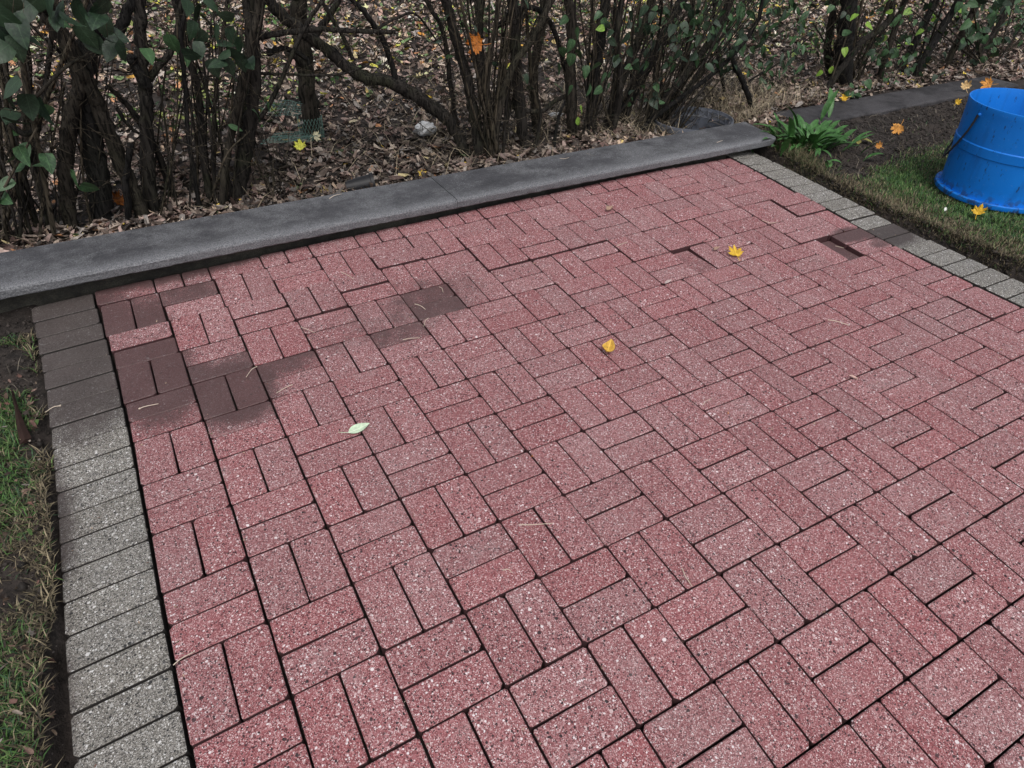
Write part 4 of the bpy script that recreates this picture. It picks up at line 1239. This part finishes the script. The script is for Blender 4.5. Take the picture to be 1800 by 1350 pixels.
prof += [(rad(.50), H * .50), (rad(.505) + 0.004, H * .507), (rad(.60) + 0.005, H * .60), (rad(.607), H * .61)]
for t in (0.7, 0.82, 0.93): prof.append((rad(t), H * t))
prof += [(rad(1) + 0.002, H - 0.008), (rad(1) + 0.001, H), (rad(1) - 0.004, H + 0.001), (rad(1) - 0.006, H - 0.006)]
for t in (0.9, 0.7, 0.5, 0.3, 0.1, 0.04): prof.append((rad(t) - 0.006, H * t))
V, F = lathe(prof, 72); b = Bag(); b.add(V, F)
tbody = link('body', b.mesh('body', sharp=25), M['blue'], tub)
prof = [(RB + 0.002, 0.026), (RB + 0.022, 0.030), (RB + 0.027, 0.026), (RB + 0.028, 0.012), (RB + 0.025, 0.004), (RB + 0.004, 0.000), (RB - 0.004, 0.002), (RB - 0.005, 0.02)]
V, F = lathe(prof, 72); b = Bag(); b.add(V, F)
link('rim', b.mesh('rim', sharp=25), M['blue'], tub)
V, F = lathe([(RB - 0.01, 0.015), (0.10, 0.012), (0.004, 0.012)], 48); b = Bag(); b.add(V, F)
hp = []
for t in np.linspace(0, math.pi, 25):
    a = math.radians(160 - (160 - 76) * t / math.pi)
    z = H * 0.90 - math.sin(t) ** 0.7 * 0.27
    r = rad(z / H) + 0.010 + 0.012 * math.sin(t)
    hp.append((r * math.cos(a), r * math.sin(a), z))
V, F = tube(catmull([np.array(q) for q in hp], 2), [0.0058], 7, 0.12); b = Bag(); b.add(V, F)
hd = link('handle', b.mesh('handle'), plain('dirty_cord', (0.030, 0.032, 0.036), 0.8), tub)
tag(hd, 'dirty grey carrying handle hanging down the side')
for a in (160, 76):
    a = math.radians(a); lug = Bag()
    V, F = tube(np.array([[(rad(.86) - .003) * math.cos(a), (rad(.86) - .003) * math.sin(a), H * .90], [(rad(.86) + .010) * math.cos(a), (rad(.86) + .010) * math.sin(a), H * .90]]), [0.009, 0.007], 10)
    lug.add(V, F); link('lug', lug.mesh('lug'), M['blue'], tbody)

# ------------------------------------------------------------------ half buried black bin behind the coping
M['black'] = plain('black_plastic', (0.085, 0.094, 0.115), 0.36, 0.75, 34, 0.5, 0.4)
bc = np.array([BINX, BINY, -0.070])
binr = empty('black_bin', bc)
binr.scale = (1.10, 0.97, 1.0)
tag(binr, 'half buried black plastic bin with ribbed rim behind the coping', 'bin')
prof = [(0.205, -0.12), (0.232, 0.10), (0.234, 0.135), (0.246, 0.137), (0.247, 0.158), (0.243, 0.172), (0.236, 0.173), (0.232, 0.160), (0.229, 0.158), (0.227, 0.128), (0.224, 0.122), (0.220, 0.118), (0.217, 0.06), (0.202, -0.11), (0.10, -0.115), (0.003, -0.115)]
V, F = lathe(prof, 64); b = Bag(); b.add(V, F); bbody = link('body', b.mesh('body', sharp=25), M['black'], binr)
for a in range(0, 360, 20):
    t = math.radians(a + 6); rb_ = Bag()
    V, F = tube(np.array([[0.2235 * math.cos(t), 0.2235 * math.sin(t), 0.125], [0.2235 * math.cos(t), 0.2235 * math.sin(t), 0.158]]), [0.004], 5)
    rb_.add(V, F); link('rib', rb_.mesh('rib'), M['black'], bbody)

# small black pot lying on its side
pc = pz(634, 326, 0.085)
potr = empty('plant_pot', pc); tag(potr, 'small black plastic plant pot lying on its side behind the coping', 'plant pot')
prof = [(0.003, -0.07), (0.034, -0.07), (0.045, 0.05), (0.050, 0.052), (0.050, 0.068), (0.047, 0.068), (0.043, 0.05), (0.032, -0.064), (0.003, -0.064)]
V, F = lathe(prof, 28); b = Bag(); b.add(V, F)
o = link('body', b.mesh('body', sharp=25), plain('pot_plastic', (0.014, 0.014, 0.016), 0.5), potr)
o.rotation_euler = (math.radians(84), 0, math.radians(78))

# pale stone / rubble lump
def lump(name, r, sq, seed, mat):
    import bmesh
    bm = bmesh.new(); bmesh.ops.create_icosphere(bm, subdivisions=3, radius=r)
    for v in bm.verts:
        n = v.co.normalized()
        k = 1 + 0.45 * (fnoise(n.x * 2.2 + seed, n.y * 2.2 + n.z * 1.7, 3) - 0.44) * 2
        v.co = Vector((v.co.x * k * sq[0], v.co.y * k * sq[1], v.co.z * k * sq[2]))
    me = bpy.data.meshes.new(name); bm.to_mesh(me); bm.free()
    me.materials.append(mat); return me
st = pz(748, 226, 0.13)
o = link('pale_stone', lump('pale_stone', 0.075, (1.15, 0.6, 0.55), 3, plain('pale_stone', (0.48, 0.49, 0.50), 0.8, 0.35, 30)), None, None, st)
o.rotation_euler = (0.2, 0.15, 0.5); tag(o, 'whitish angular stone among the leaves left of the leaning limb', 'stone')
st = pz(975, 203, 0.10)
o = link('pale_stone', lump('small_stone', 0.045, (1.2, 0.6, 0.4), 9, bpy.data.materials['pale_stone']), None, None, st)
tag(o, 'small flat whitish stone behind the bare stem right of the straight trunk', 'stone')

# netting round the foot of the young tree
M['net'] = plain('netting', (0.11, 0.20, 0.17), 0.5, 0.3)
nb_ = Bag()
for k in range(-4, 9):
    for sgn in (-1, 1):
        q = []
        for t in np.linspace(0, 1, 7):
            a = math.radians(250 + (k * 16) + sgn * 48 * t)
            q.append(tb + np.array([0.066 * math.cos(a), 0.066 * math.sin(a), 0.005 + 0.13 * t]))
        nb_.add(*tube(np.array(q), [0.0011], 4))
o = link('tree_netting', nb_.mesh('tree_netting', tb), M['net'], None, tb); tag(o, 'green diamond mesh netting wrapped round the foot of the single trunk', 'netting')
for (cx0, cy0, rx, ry, lab) in ((516, 248, 0.16, 0.08, 'flattened green netting on the ground in front of the single trunk'), (505, 196, 0.15, 0.16, 'crumpled bluish netting on the ground left of the single trunk')):
    c0 = pz(cx0, cy0, 0.11); nt = Bag()
    for sgn in (0, 1):
        for k in np.linspace(-1, 1, 13):
            q = []
            for t in np.linspace(-1, 1, 9):
                a, b_ = (k, t) if sgn else (t, k)
                u, v = a * 0.8 + b_ * 0.35, b_ * 0.8 - a * 0.35
                q.append(c0 + np.array([u * rx, v * ry, 0.012 + 0.028 * fnoise(u * 3 + cx0, v * 3, 2)]))
            nt.add(*tube(np.array(q), [0.0012], 3))
    o = link('ground_netting', nt.mesh('ground_netting', c0), M['net'], None, c0); tag(o, lab, 'netting')

# ------------------------------------------------------------------ weed clump
def strap_leaf(p, d, L, W, arch, n=7):
    """lanceolate basal leaf arching out from p"""
    d = np.array(d, float); d /= np.linalg.norm(d)
    s = np.cross(d, [0, 0, 1]); s /= np.linalg.norm(s) + 1e-9
    V = []; F = []; q = np.array(p, float)
    el = math.atan2(d[2], math.hypot(d[0], d[1])); hor = np.array([d[0], d[1], 0]); hor /= np.linalg.norm(hor) + 1e-9
    for k in range(n + 1):
        t = k / n
        w = W * 0.5 * (0.16 + 0.84 * max(0.0, math.sin(math.pi * min(1, max(0, (t - 0.12) / 0.88)) ** 0.9)) ** 0.8) if k < n else 0.0005
        up = np.cross(s, hor * math.cos(el) + np.array([0, 0, math.sin(el)]))
        for c in (-1, 0, 1):
            V.append(q + s * w * c + up * abs(c) * w * 0.35)
        q = q + (hor * math.cos(el) + np.array([0, 0, math.sin(el)])) * L / n
        el -= arch / n
    for k in range(n):
        for c in range(2):
            a = k * 3 + c; F.append((a, a + 1, a + 4, a + 3))
    return V, F
wp = pz(1418, 262, 0.05)
weed = empty('weed_clump', wp)
tag(weed, 'lush clump of broad green weed leaves at the right end of the coping', 'weed')
for k in range(110):
    a = random.uniform(0, 6.283); rr = abs(random.gauss(0, 0.10))
    p = wp + np.array([rr * math.cos(a) * 1.5 + 0.05, rr * math.sin(a) + 0.02, 0]); p[2] = float(ground_z(p[0], p[1])) - 0.005
    a2 = a + random.gauss(0, 0.6)
    V, F = strap_leaf(p, (math.cos(a2), math.sin(a2) * 0.8 - 0.1, random.uniform(0.8, 2.4)), random.uniform(0.11, 0.22), random.uniform(0.020, 0.042), random.uniform(0.5, 1.6))
    b = Bag(); b.add(V, F); link('leaf', b.mesh('leaf', wp), M['weed'], weed)
for (px_, py0) in ((1385, 225), (1400, 205), (1440, 185), (1455, 180)):
    p = pz(px_, py0 + 35, 0.06)
    V, F = strap_leaf(p, (random.gauss(0, .4), random.gauss(0.2, .3), 2.2), 0.24, 0.042, 0.9)
    b = Bag(); b.add(V, F); link('leaf', b.mesh('leaf', wp), M['weed'], weed)
for (px_, py0, lab) in ((1455, 283, 'low pair of rounded leaves on bare soil below the weed clump'), (1512, 246, 'small yellowing drooping weed right of the big clump')):
    p = pz(px_, py0, 0.05); w = empty('weed_seedling', p); tag(w, lab, 'weed')
    for k in range(4):
        V, F = strap_leaf(p, (random.gauss(0, 1), random.gauss(-.2, .6), random.uniform(.1, .5)), 0.075, 0.030, 0.7)
        b = Bag(); b.add(V, F); link('leaf', b.mesh('leaf', p), M['weed'] if px_ < 1500 else leaf_material('yellowing_leaf', (0.14, 0.15, 0.03), (0.22, 0.2, 0.06)), w)
# grass tuft and straw in front of the weed
n = 2600
t = RNG.random(n); cl = np.array([pz(1365, 240, .06), pz(1400, 275, .05), pz(1440, 310, .04)])
seg = RNG.integers(0, 2, n)
P = cl[seg] * (1 - t)[:, None] + cl[seg + 1] * t[:, None] + RNG.normal(0, 1, (n, 3)) * [0.055, 0.05, 0]
P[:, 2] = ground_z(P[:, 0], P[:, 1])
c = np.where((RNG.random(n) < 0.35)[:, None], np.array([(0.05, 0.09, 0.03)]), np.array([(0.17, 0.145, 0.085)])) * RNG.uniform(0.4, 1.25, (n, 1))
V, F, C = blades(P, RNG.uniform(0.03, 0.10, n), RNG.uniform(0.0007, 0.0018, n), RNG.uniform(0.25, 0.95, n), c, curl=0.7)
tag(link('dry_tuft', fastmesh('dry_tuft', V, F, C), M['grass']), 'dry tangled grass tuft between the coping end and the trench', 'dry grass', kind='stuff')

# scattered roots and bits on the bare soil, both sides
n = 520
right = RNG.random(n) < 0.6
x = np.where(right, RNG.uniform(3.7, 5.6, n), RNG.uniform(-0.9, -0.26, n)); y = np.where(right, RNG.uniform(0.8, 1.42, n), RNG.uniform(0.2, 1.0, n))
c = np.array([(0.22, 0.19, 0.15)]) * RNG.uniform(0.2, 1.4, (n, 1))
V, F, C = blades(np.stack([x, y, ground_z(x, y) + 0.004], 1), RNG.uniform(0.02, 0.10, n), RNG.uniform(0.0006, 0.0016, n), RNG.uniform(0.8, 0.99, n), c, curl=0.2)
tag(link('root_bits', fastmesh('root_bits', V, F, C), M['straw']), 'fine pale roots and debris on the bare soil beside the paving', 'debris', kind='stuff')

# crumbs of soil on the bare ground and in the trench
n = 9000
zone = RNG.random(n)
x = np.where(zone < 0.5, RNG.uniform(3.6, 5.8, n), np.where(zone < 0.75, RNG.uniform(-0.9, -0.24, n), 3.465 + 0.10 * RNG.random(n)))
y = np.where(zone < 0.5, RNG.uniform(0.75, 1.44, n), np.where(zone < 0.75, RNG.uniform(-0.6, 1.25, n), RNG.uniform(-0.9, 1.25, n)))
r = RNG.uniform(0.002, 0.009, n) * np.where(RNG.random(n) < 0.1, 1.8, 1)
P = np.stack([x, y, ground_z(x, y) + r * 0.3], 1)
octv = np.array([(1, 0, 0), (-1, 0, 0), (0, 1, 0), (0, -1, 0), (0, 0, 1), (0, 0, -1.0)])
octf = np.array([(0, 2, 4), (2, 1, 4), (1, 3, 4), (3, 0, 4), (2, 0, 5), (1, 2, 5), (3, 1, 5), (0, 3, 5)])
V = (octv[None] * RNG.uniform(0.5, 1.3, (n, 6, 3)) * r[:, None, None] + P[:, None, :]).reshape(-1, 3)
F = (octf[None] + (np.arange(n) * 6)[:, None, None]).reshape(-1, 3)
C = np.repeat(np.array([(0.030, 0.025, 0.022)]) * RNG.uniform(0.4, 1.8, (n, 1)), 6, 0)
tag(link('soil_crumbs', fastmesh('soil_crumbs', V, F, C), M['straw']), 'small dark crumbs of soil on the bare ground beside the paving', 'soil', kind='stuff')

# leaf crumbs and bits lodged in the joints and blown over the paving
n = 700
x = RNG.uniform(-0.2, 3.4, n); y = RNG.uniform(-1.0, 1.28, n)
snap = RNG.random(n) < 0.7
x = np.where(snap & (RNG.random(n) < 0.5), np.round(x / 0.2) * 0.2 + 0.012 + RNG.normal(0, 0.004, n), x)
P = np.stack([x, y, paver_z(x, y) + 0.001], 1)
cc = pick_colors(n, [14, 10, 14, 16, 16, 6, 6, 0.6, 0.6, 1.2, 1, 2]) * 0.8
V, F, C = scatter_leaves(P, RNG.uniform(0.003, 0.010, n), cc, 0.3, 0.002)
tag(link('leaf_crumbs', fastmesh('leaf_crumbs', V, F, C), M['litter']), 'tiny leaf crumbs and grit scattered over the paving and its joints', 'crumbs', kind='stuff')
n = 1500
x = RNG.uniform(-0.95, -0.25, n); y = RNG.uniform(-1.1, 0.9, n)
P = np.stack([x, y, ground_z(x, y) + 0.010 + 0.02 * RNG.random(n)], 1)
V, F, C = scatter_leaves(P, RNG.uniform(0.006, 0.026, n), pick_colors(n, [8, 8, 16, 20, 20, 6, 10, 0.3, 0.6, 5, 0.5, 1]) * 0.6, 0.6, 0.01)
tag(link('verge_scraps', fastmesh('verge_scraps', V, F, C), M['litter']), 'dark leaf scraps matted into the left verge', 'leaf scraps', kind='stuff')

# rusty strip in the soil at the left
rp = pz(40, 735, -0.02); rs_ = Bag()
q = [pz(22, 690, -0.022), pz(28, 712, -0.020), pz(33, 734, -0.024), pz(39, 756, -0.030), pz(46, 776, -0.044)]
ws = [0.004, 0.006, 0.010, 0.015, 0.019]
V = []; F = []
for a, w_ in zip(q, ws):
    for dx, dz in ((-1, 0.0), (0, 0.009), (1, 0.002), (0, -0.006)):
        V.append(a + np.array([dx * w_ * .8, dx * w_ * .35, dz]))
for k in range(4):
    for s in range(4): F.append((k * 4 + s, k * 4 + (s + 1) % 4, k * 4 + 4 + (s + 1) % 4, k * 4 + 4 + s))
F += [(3, 2, 1, 0), (16, 17, 18, 19)]
rs_.add(V, F)
o = link('rusty_strip', rs_.mesh('rusty_strip', rp, False), plain('rust', (0.028, 0.015, 0.012), 0.85, 0.6, 45, 0.2, 0.8), None, rp)
tag(o, 'reddish brown rusty strip half buried in the soil at the left edge', 'metal strip')

# ------------------------------------------------------------------ single fallen leaves
def maple_mesh(name, R, mat, curl=0.35, seed=0):
    rnd = random.Random(seed)
    half = [(90, 1.0), (84, .80), (77, .84), (70, .58), (62, .55), (55, .76), (45, .96), (38, .76), (31, .78), (23, .52), (15, .64), (5, .80), (-4, .62), (-12, .60), (-22, .44), (-38, .54), (-58, .36), (-76, .28)]
    ang = [q[0] for q in half][::-1] + [180 - q[0] for q in half][1:]
    rad_ = [q[1] for q in half][::-1] + [q[1] for q in half][1:]
    rad_ = [r * rnd.uniform(0.9, 1.08) for r in rad_]
    side = rnd.uniform(-1, 1)
    V = [(0, -0.05 * R, 0)]
    for ring, f in ((1, .5), (2, 1)):
        for a, r in zip(ang, rad_):
            t = math.radians(a + rnd.uniform(-4, 4)); r_ = R * (r * f if ring == 2 else (0.25 + 0.25 * r))
            x_, y_ = r_ * math.cos(t), r_ * math.sin(t)
            V.append((x_, y_, curl * (x_ * x_ + y_ * y_) / R * (0.4 + 0.8 * rnd.random()) + 0.10 * R * math.sin(3 * t + seed) * f + side * 0.25 * x_ * f))
    n = len(ang); F = [(0, k + 1, (k + 1) % n + 1) for k in range(n)]
    F += [(1 + k, 1 + n + k, 1 + n + (k + 1) % n, 1 + (k + 1) % n) for k in range(n)]
    # stalk
    st = len(V); L = R * 0.9
    for k in range(4):
        t = k / 3
        for s in (-1, 1): V.append((s * 0.0013 + 0.2 * L * t * t, -0.05 * R - L * t, 0.003 + 0.012 * t * (1 - t)))
    for k in range(3): F.append((st + 2 * k, st + 2 * k + 1, st + 2 * k + 3, st + 2 * k + 2))
    me = bpy.data.meshes.new(name); me.from_pydata(V, [], F); me.update(); me.materials.append(mat); return me
YEL = leaf_material('yellow_leaf', (0.48, 0.29, 0.02), (0.52, 0.33, 0.03), 0.65, 0.3)
ORG = leaf_material('orange_leaf', (0.40, 0.17, 0.03), (0.46, 0.22, 0.05), 0.65, 0.6)
RUS = leaf_material('russet_leaf', (0.24, 0.070, 0.008), (0.32, 0.105, 0.012), 0.55, 0.9)
PALE = leaf_material('pale_green_leaf', (0.44, 0.56, 0.40), (0.47, 0.58, 0.42), 0.6, 0.0)
BRN = leaf_material('brown_leaf', (0.25, 0.16, 0.12), (0.30, 0.20, 0.15), 0.7, 0.3)
CREAM = leaf_material('cream_leaf', (0.58, 0.54, 0.36), (0.62, 0.58, 0.40), 0.6, 0.1)
def put_leaf(me, p, rz, label, tilt=(0.05, 0.05), name='fallen_leaf', lean=None):
    o = link(name, me, None, None, [float(v) for v in p])
    o.rotation_euler = (tilt[0], tilt[1], math.radians(rz))
    if lean is not None:            # propped up on its edge, blade turned towards the paving
        n_ = Vector((0, 0, 1)) * (1 - lean) + Vector([float(v) for v in (CAMLOC - p)]).normalized() * lean
        d_ = Vector((math.cos(math.radians(rz)), math.sin(math.radians(rz)), 0.0))
        d_ = d_ - n_.normalized() * d_.dot(n_.normalized())
        o.rotation_euler = orient(d_, n_).to_euler()
    tag(o, label, 'leaf'); return o
up = np.array([0, 0, 0.004])
put_leaf(maple_mesh('maple', 0.046, YEL, 0.12, 1), surf(1292, 451) + up * 4, 60, 'small yellow maple leaf lying flat on the far red pavers', lean=0.45)
put_leaf(maple_mesh('maple', 0.055, ORG, 0.5, 2), pz(1580, 224, 0.08), 200, 'orange maple leaf with green centre propped on the bare soil', (0.9, 0.1), lean=0.8)
put_leaf(maple_mesh('maple', 0.042, YEL, 0.5, 3), pz(1719, 373, 0.055), 20, 'yellow maple leaf on the grass touching the rim of the blue tub', (0.4, 0.3), lean=0.6)
put_leaf(maple_mesh('maple', 0.062, ORG, 0.7, 4), pz(1738, 148, 0.13), 120, 'large tan orange leaf on the old edging behind the blue tub', (0.8, -0.2), lean=0.8)
put_leaf(maple_mesh('maple', 0.050, leaf_material('buff_leaf', (0.44, 0.30, 0.14), (0.5, 0.35, 0.17), 0.7), 0.7, 5), pz(1698, 153, 0.12), 40, 'buff curled leaf at the top left of the blue tub', (0.6, 0.3), lean=0.7)
put_leaf(maple_mesh('maple', 0.030, ORG, 0.5, 6), pz(1546, 257, 0.06), 80, 'tiny orange leaf fragment on the bare soil below the orange maple leaf', (0.3, 0.2), lean=0.7)
put_leaf(maple_mesh('maple', 0.040, YEL, 0.8, 7), pz(1486, 172, 0.12), 150, 'curled yellow leaf resting against the foot of the stout double trunk', (0.7, 0.2), lean=0.7)
put_leaf(maple_mesh('maple', 0.035, CREAM, 0.2, 8), tb + np.array([0.0, -0.072, 0.045]), 0, 'cream star shaped leaf stuck to the netting on the single trunk', (1.2, 0.0), lean=0.9)
put_leaf(maple_mesh('maple', 0.045, leaf_material('lemon_leaf', (0.5, 0.5, 0.05), (0.55, 0.55, 0.09), 0.6), 0.5, 9), pz(527, 259, 0.11), 70, 'lemon yellow leaf on the litter in front of the netting', (0.3, 0.2), lean=0.6)
put_leaf(maple_mesh('maple', 0.066, RUS, 0.4, 10), py_(840, 78, 1.74), 130, 'russet orange maple leaf caught upright among the dense stems', (1.25, 0.1), lean=0.95)
put_leaf(maple_mesh('maple', 0.030, YEL, 0.6, 11), pz(1683, 180, 0.11), 10, 'ragged yellow leaf between the old edging and the blue tub', (1.0, 0.3), lean=0.8)
put_leaf(maple_mesh('maple', 0.045, RUS, 0.5, 12), pz(207, 352, 0.11), 30, 'bright orange leaf in the litter between the leaning trunk and the dark trunk', (0.3, 0.4), lean=0.6)
# curled yellow leaf mid patio
def curled(name, L, W, mat, bend, fold, twist=0.3):
    V = []; F = []; n = 10
    el = bend * 0.5; q = np.array([0., 0, 0.0])
    for k in range(n + 1):
        t = k / n; w = W / 2 * max(0.02, math.sin(math.pi * t ** 0.85)) ** 0.8
        tw = twist * (t - .5)
        for s in (-1, -.5, 0, .5, 1):
            V.append((s * w * math.cos(tw), q[1], q[2] + abs(s) ** 1.5 * w * fold + s * w * math.sin(tw) + random.uniform(-1, 1) * 0.015 * W))
        q = q + np.array([0, math.cos(el), -math.sin(el)]) * L / n; el -= bend / n
    for k in range(n):
        for s in range(4): a = k * 5 + s; F.append((a, a + 1, a + 6, a + 5))
    zmin = min(v[2] for v in V); V = [(a, b, c - zmin) for a, b, c in V]
    me = bpy.data.meshes.new(name); me.from_pydata(V, [], F)
    me.polygons.foreach_set('use_smooth', np.ones(len(me.polygons), bool)); me.update(); me.materials.append(mat); return me
put_leaf(curled('curled_leaf', 0.100, 0.046, leaf_material('golden_leaf', (0.50, 0.29, 0.04), (0.58, 0.36, 0.07), 0.55, 0.5), 1.9, 0.8, 0.9), surf(1064, 628) + up * .5, -48, 'curled golden leaf in the middle of the red paving')
pl = put_leaf(curled('pale_leaf', 0.072, 0.036, PALE, 0.25, 0.22, 0.3), surf(613, 763) + up * .7, -82, 'pale mint green leaf with stalk on the near red pavers')
b = Bag(); b.add(*tube(catmull([np.array([0, 0.002, 0.003]), np.array([-0.004, -0.012, 0.008]), np.array([-0.014, -0.026, 0.010])], 5), [0.0010, 0.0008], 5))
link('stalk', b.mesh('stalk'), PALE, pl)
put_leaf(curled('brown_curl', 0.07, 0.03, BRN, 1.0, 1.0, 0.8), surf(1066, 374) + up * .5, -60, 'brown shrivelled leaf on the pavers near the wall')
put_leaf(curled('brown_curl', 0.05, 0.018, BRN, 0.8, 1.0, 0.8), surf(1254, 442) + up * .5, -75, 'small brown leaf scrap left of the yellow maple leaf')
put_leaf(curled('brown_curl', 0.035, 0.014, leaf_material('pinkish_leaf', (0.42, 0.29, 0.25), (0.45, 0.31, 0.27), 0.7), 0.9, 1.0, 0.4), surf(1507, 670) + up * .5, 10, 'small pinkish leaf scrap standing in a paver joint on the right')
put_leaf(curled('brown_curl', 0.05, 0.014, leaf_material('greyish_leaf', (0.36, 0.29, 0.28), (0.40, 0.33, 0.31), 0.7), 0.7, 1.0, 0.5), surf(1168, 501) + up * .5, -75, 'thin greyish leaf scrap on the pavers in front of the sunken paver')
put_leaf(curled('brown_curl', 0.035, 0.014, leaf_material('whitish_leaf', (0.50, 0.52, 0.48), (0.55, 0.56, 0.52), 0.7), 0.6, 0.8, 0.5), pz(1660, 372, 0.055), -60, 'shrivelled whitish leaf on the grass left of the yellow leaf by the tub', (0.3, 0.1))

# ------------------------------------------------------------------ pale leaf stalks on the paving and coping
STALK = plain('pale_stalk', (0.56, 0.47, 0.38), 0.6, 0.15)
def stalk(a, mid, b_, label, r=0.0012, knob=False, on=None):
    f = (lambda q: pz(q[0], q[1], on)) if on is not None else (lambda q: surf(*q))
    P = [f(a) + [0, 0, .002], f(mid) + [0, 0, .006], f(b_) + [0, 0, .003]]
    bg_ = Bag(); bg_.add(*tube(catmull(P, 6), [r * 1.2, r, r * 0.8], 5, 0.05))
    if knob:
        bg_.add(*tube(np.array([P[0] - [0.004, 0, 0], P[0], P[0] + [0.003, 0.001, 0.001]]), [0.0012, 0.0032, 0.0015], 6))
    o = link('leaf_stalk', bg_.mesh('leaf_stalk', P[1]), STALK, None, P[1]); tag(o, label, 'stalk', 'pale stalks lying about')
for a in [((246, 719), (256, 717), (279, 711), 'knobbed pale stalk lying on the muddy second row of red pavers', 0.0014, True),
          ((106, 714), (95, 718), (80, 726), 'knobbed pale stalk on the muddy grey edging at the left', 0.0014, True),
          ((452, 645), (443, 652), (433, 664), 'short pale stalk on the joint right of the muddy pavers', 0.0012),
          ((514, 677), (502, 684), (486, 692), 'pale stalk on a clean paver just right of the muddy patch', 0.0012),
          ((600, 479), (610, 485), (622, 492), 'pale stalk on the raised pavers in front of the wall at left', 0.0012),
          ((529, 576), (540, 581), (553, 586), 'pale stalk left of the dark muddy pair of pavers', 0.0011),
          ((729, 535), (740, 540), (748, 545), 'pale stalk on the dark muddy pair of pavers', 0.0013),
          ((772, 505), (777, 509), (779, 515), 'tiny pale stalk behind the dark muddy pair of pavers', 0.0010),
          ((753, 560), (748, 566), (745, 575), 'short pale stalk right below the dark muddy pair of pavers', 0.0011),
          ((708, 598), (722, 597), (738, 595), 'pale stalk on the half muddy paver below the dark pair', 0.0012),
          ((1084, 433), (1092, 431), (1102, 427), 'pale stalk on the far pavers below the shrivelled brown leaf', 0.0012),
          ((1455, 563), (1470, 567), (1493, 573), 'straight straw coloured stalk on the right side of the paving', 0.0017),
          ((1340, 388), (1355, 394), (1366, 391), 'bent stalk on the pavers near the right corner of the wall', 0.0012),
          ((1468, 433), (1475, 436), (1483, 437), 'short stalk lying on the sunken muddy paver at the right', 0.0011),
          ((912, 923), (935, 925), (971, 921), 'long pale stalk across two near pavers at the centre', 0.0013),
          ((884, 1003), (893, 1003), (900, 1008), 'short pale stalk below the long pale one at the centre', 0.0010),
          ((1199, 1000), (1204, 1015), (1216, 1032), 'slender pale stalk on a joint in the right foreground', 0.0011),
          ((305, 1170), (320, 1160), (343, 1146), 'pale stalk crossing the joint beside the grey edging in the left foreground', 0.0011),
          ((1235, 713), (1240, 708), (1250, 702), 'short pale stalk on the pavers at right of centre', 0.0010)]:
    stalk(*a)
stalk((579, 350), (588, 346), (600, 342), 'white stalk lying on the coping left of the slab joint', 0.0014, on=0.133)
stalk((984, 279), (992, 281), (1000, 278), 'small white stalk on the coping below the bent branch', 0.0012, on=0.133)
stalk((1260, 251), (1266, 250), (1270, 248), 'tiny white stalk on the coping near its right end', 0.0012, on=0.133)
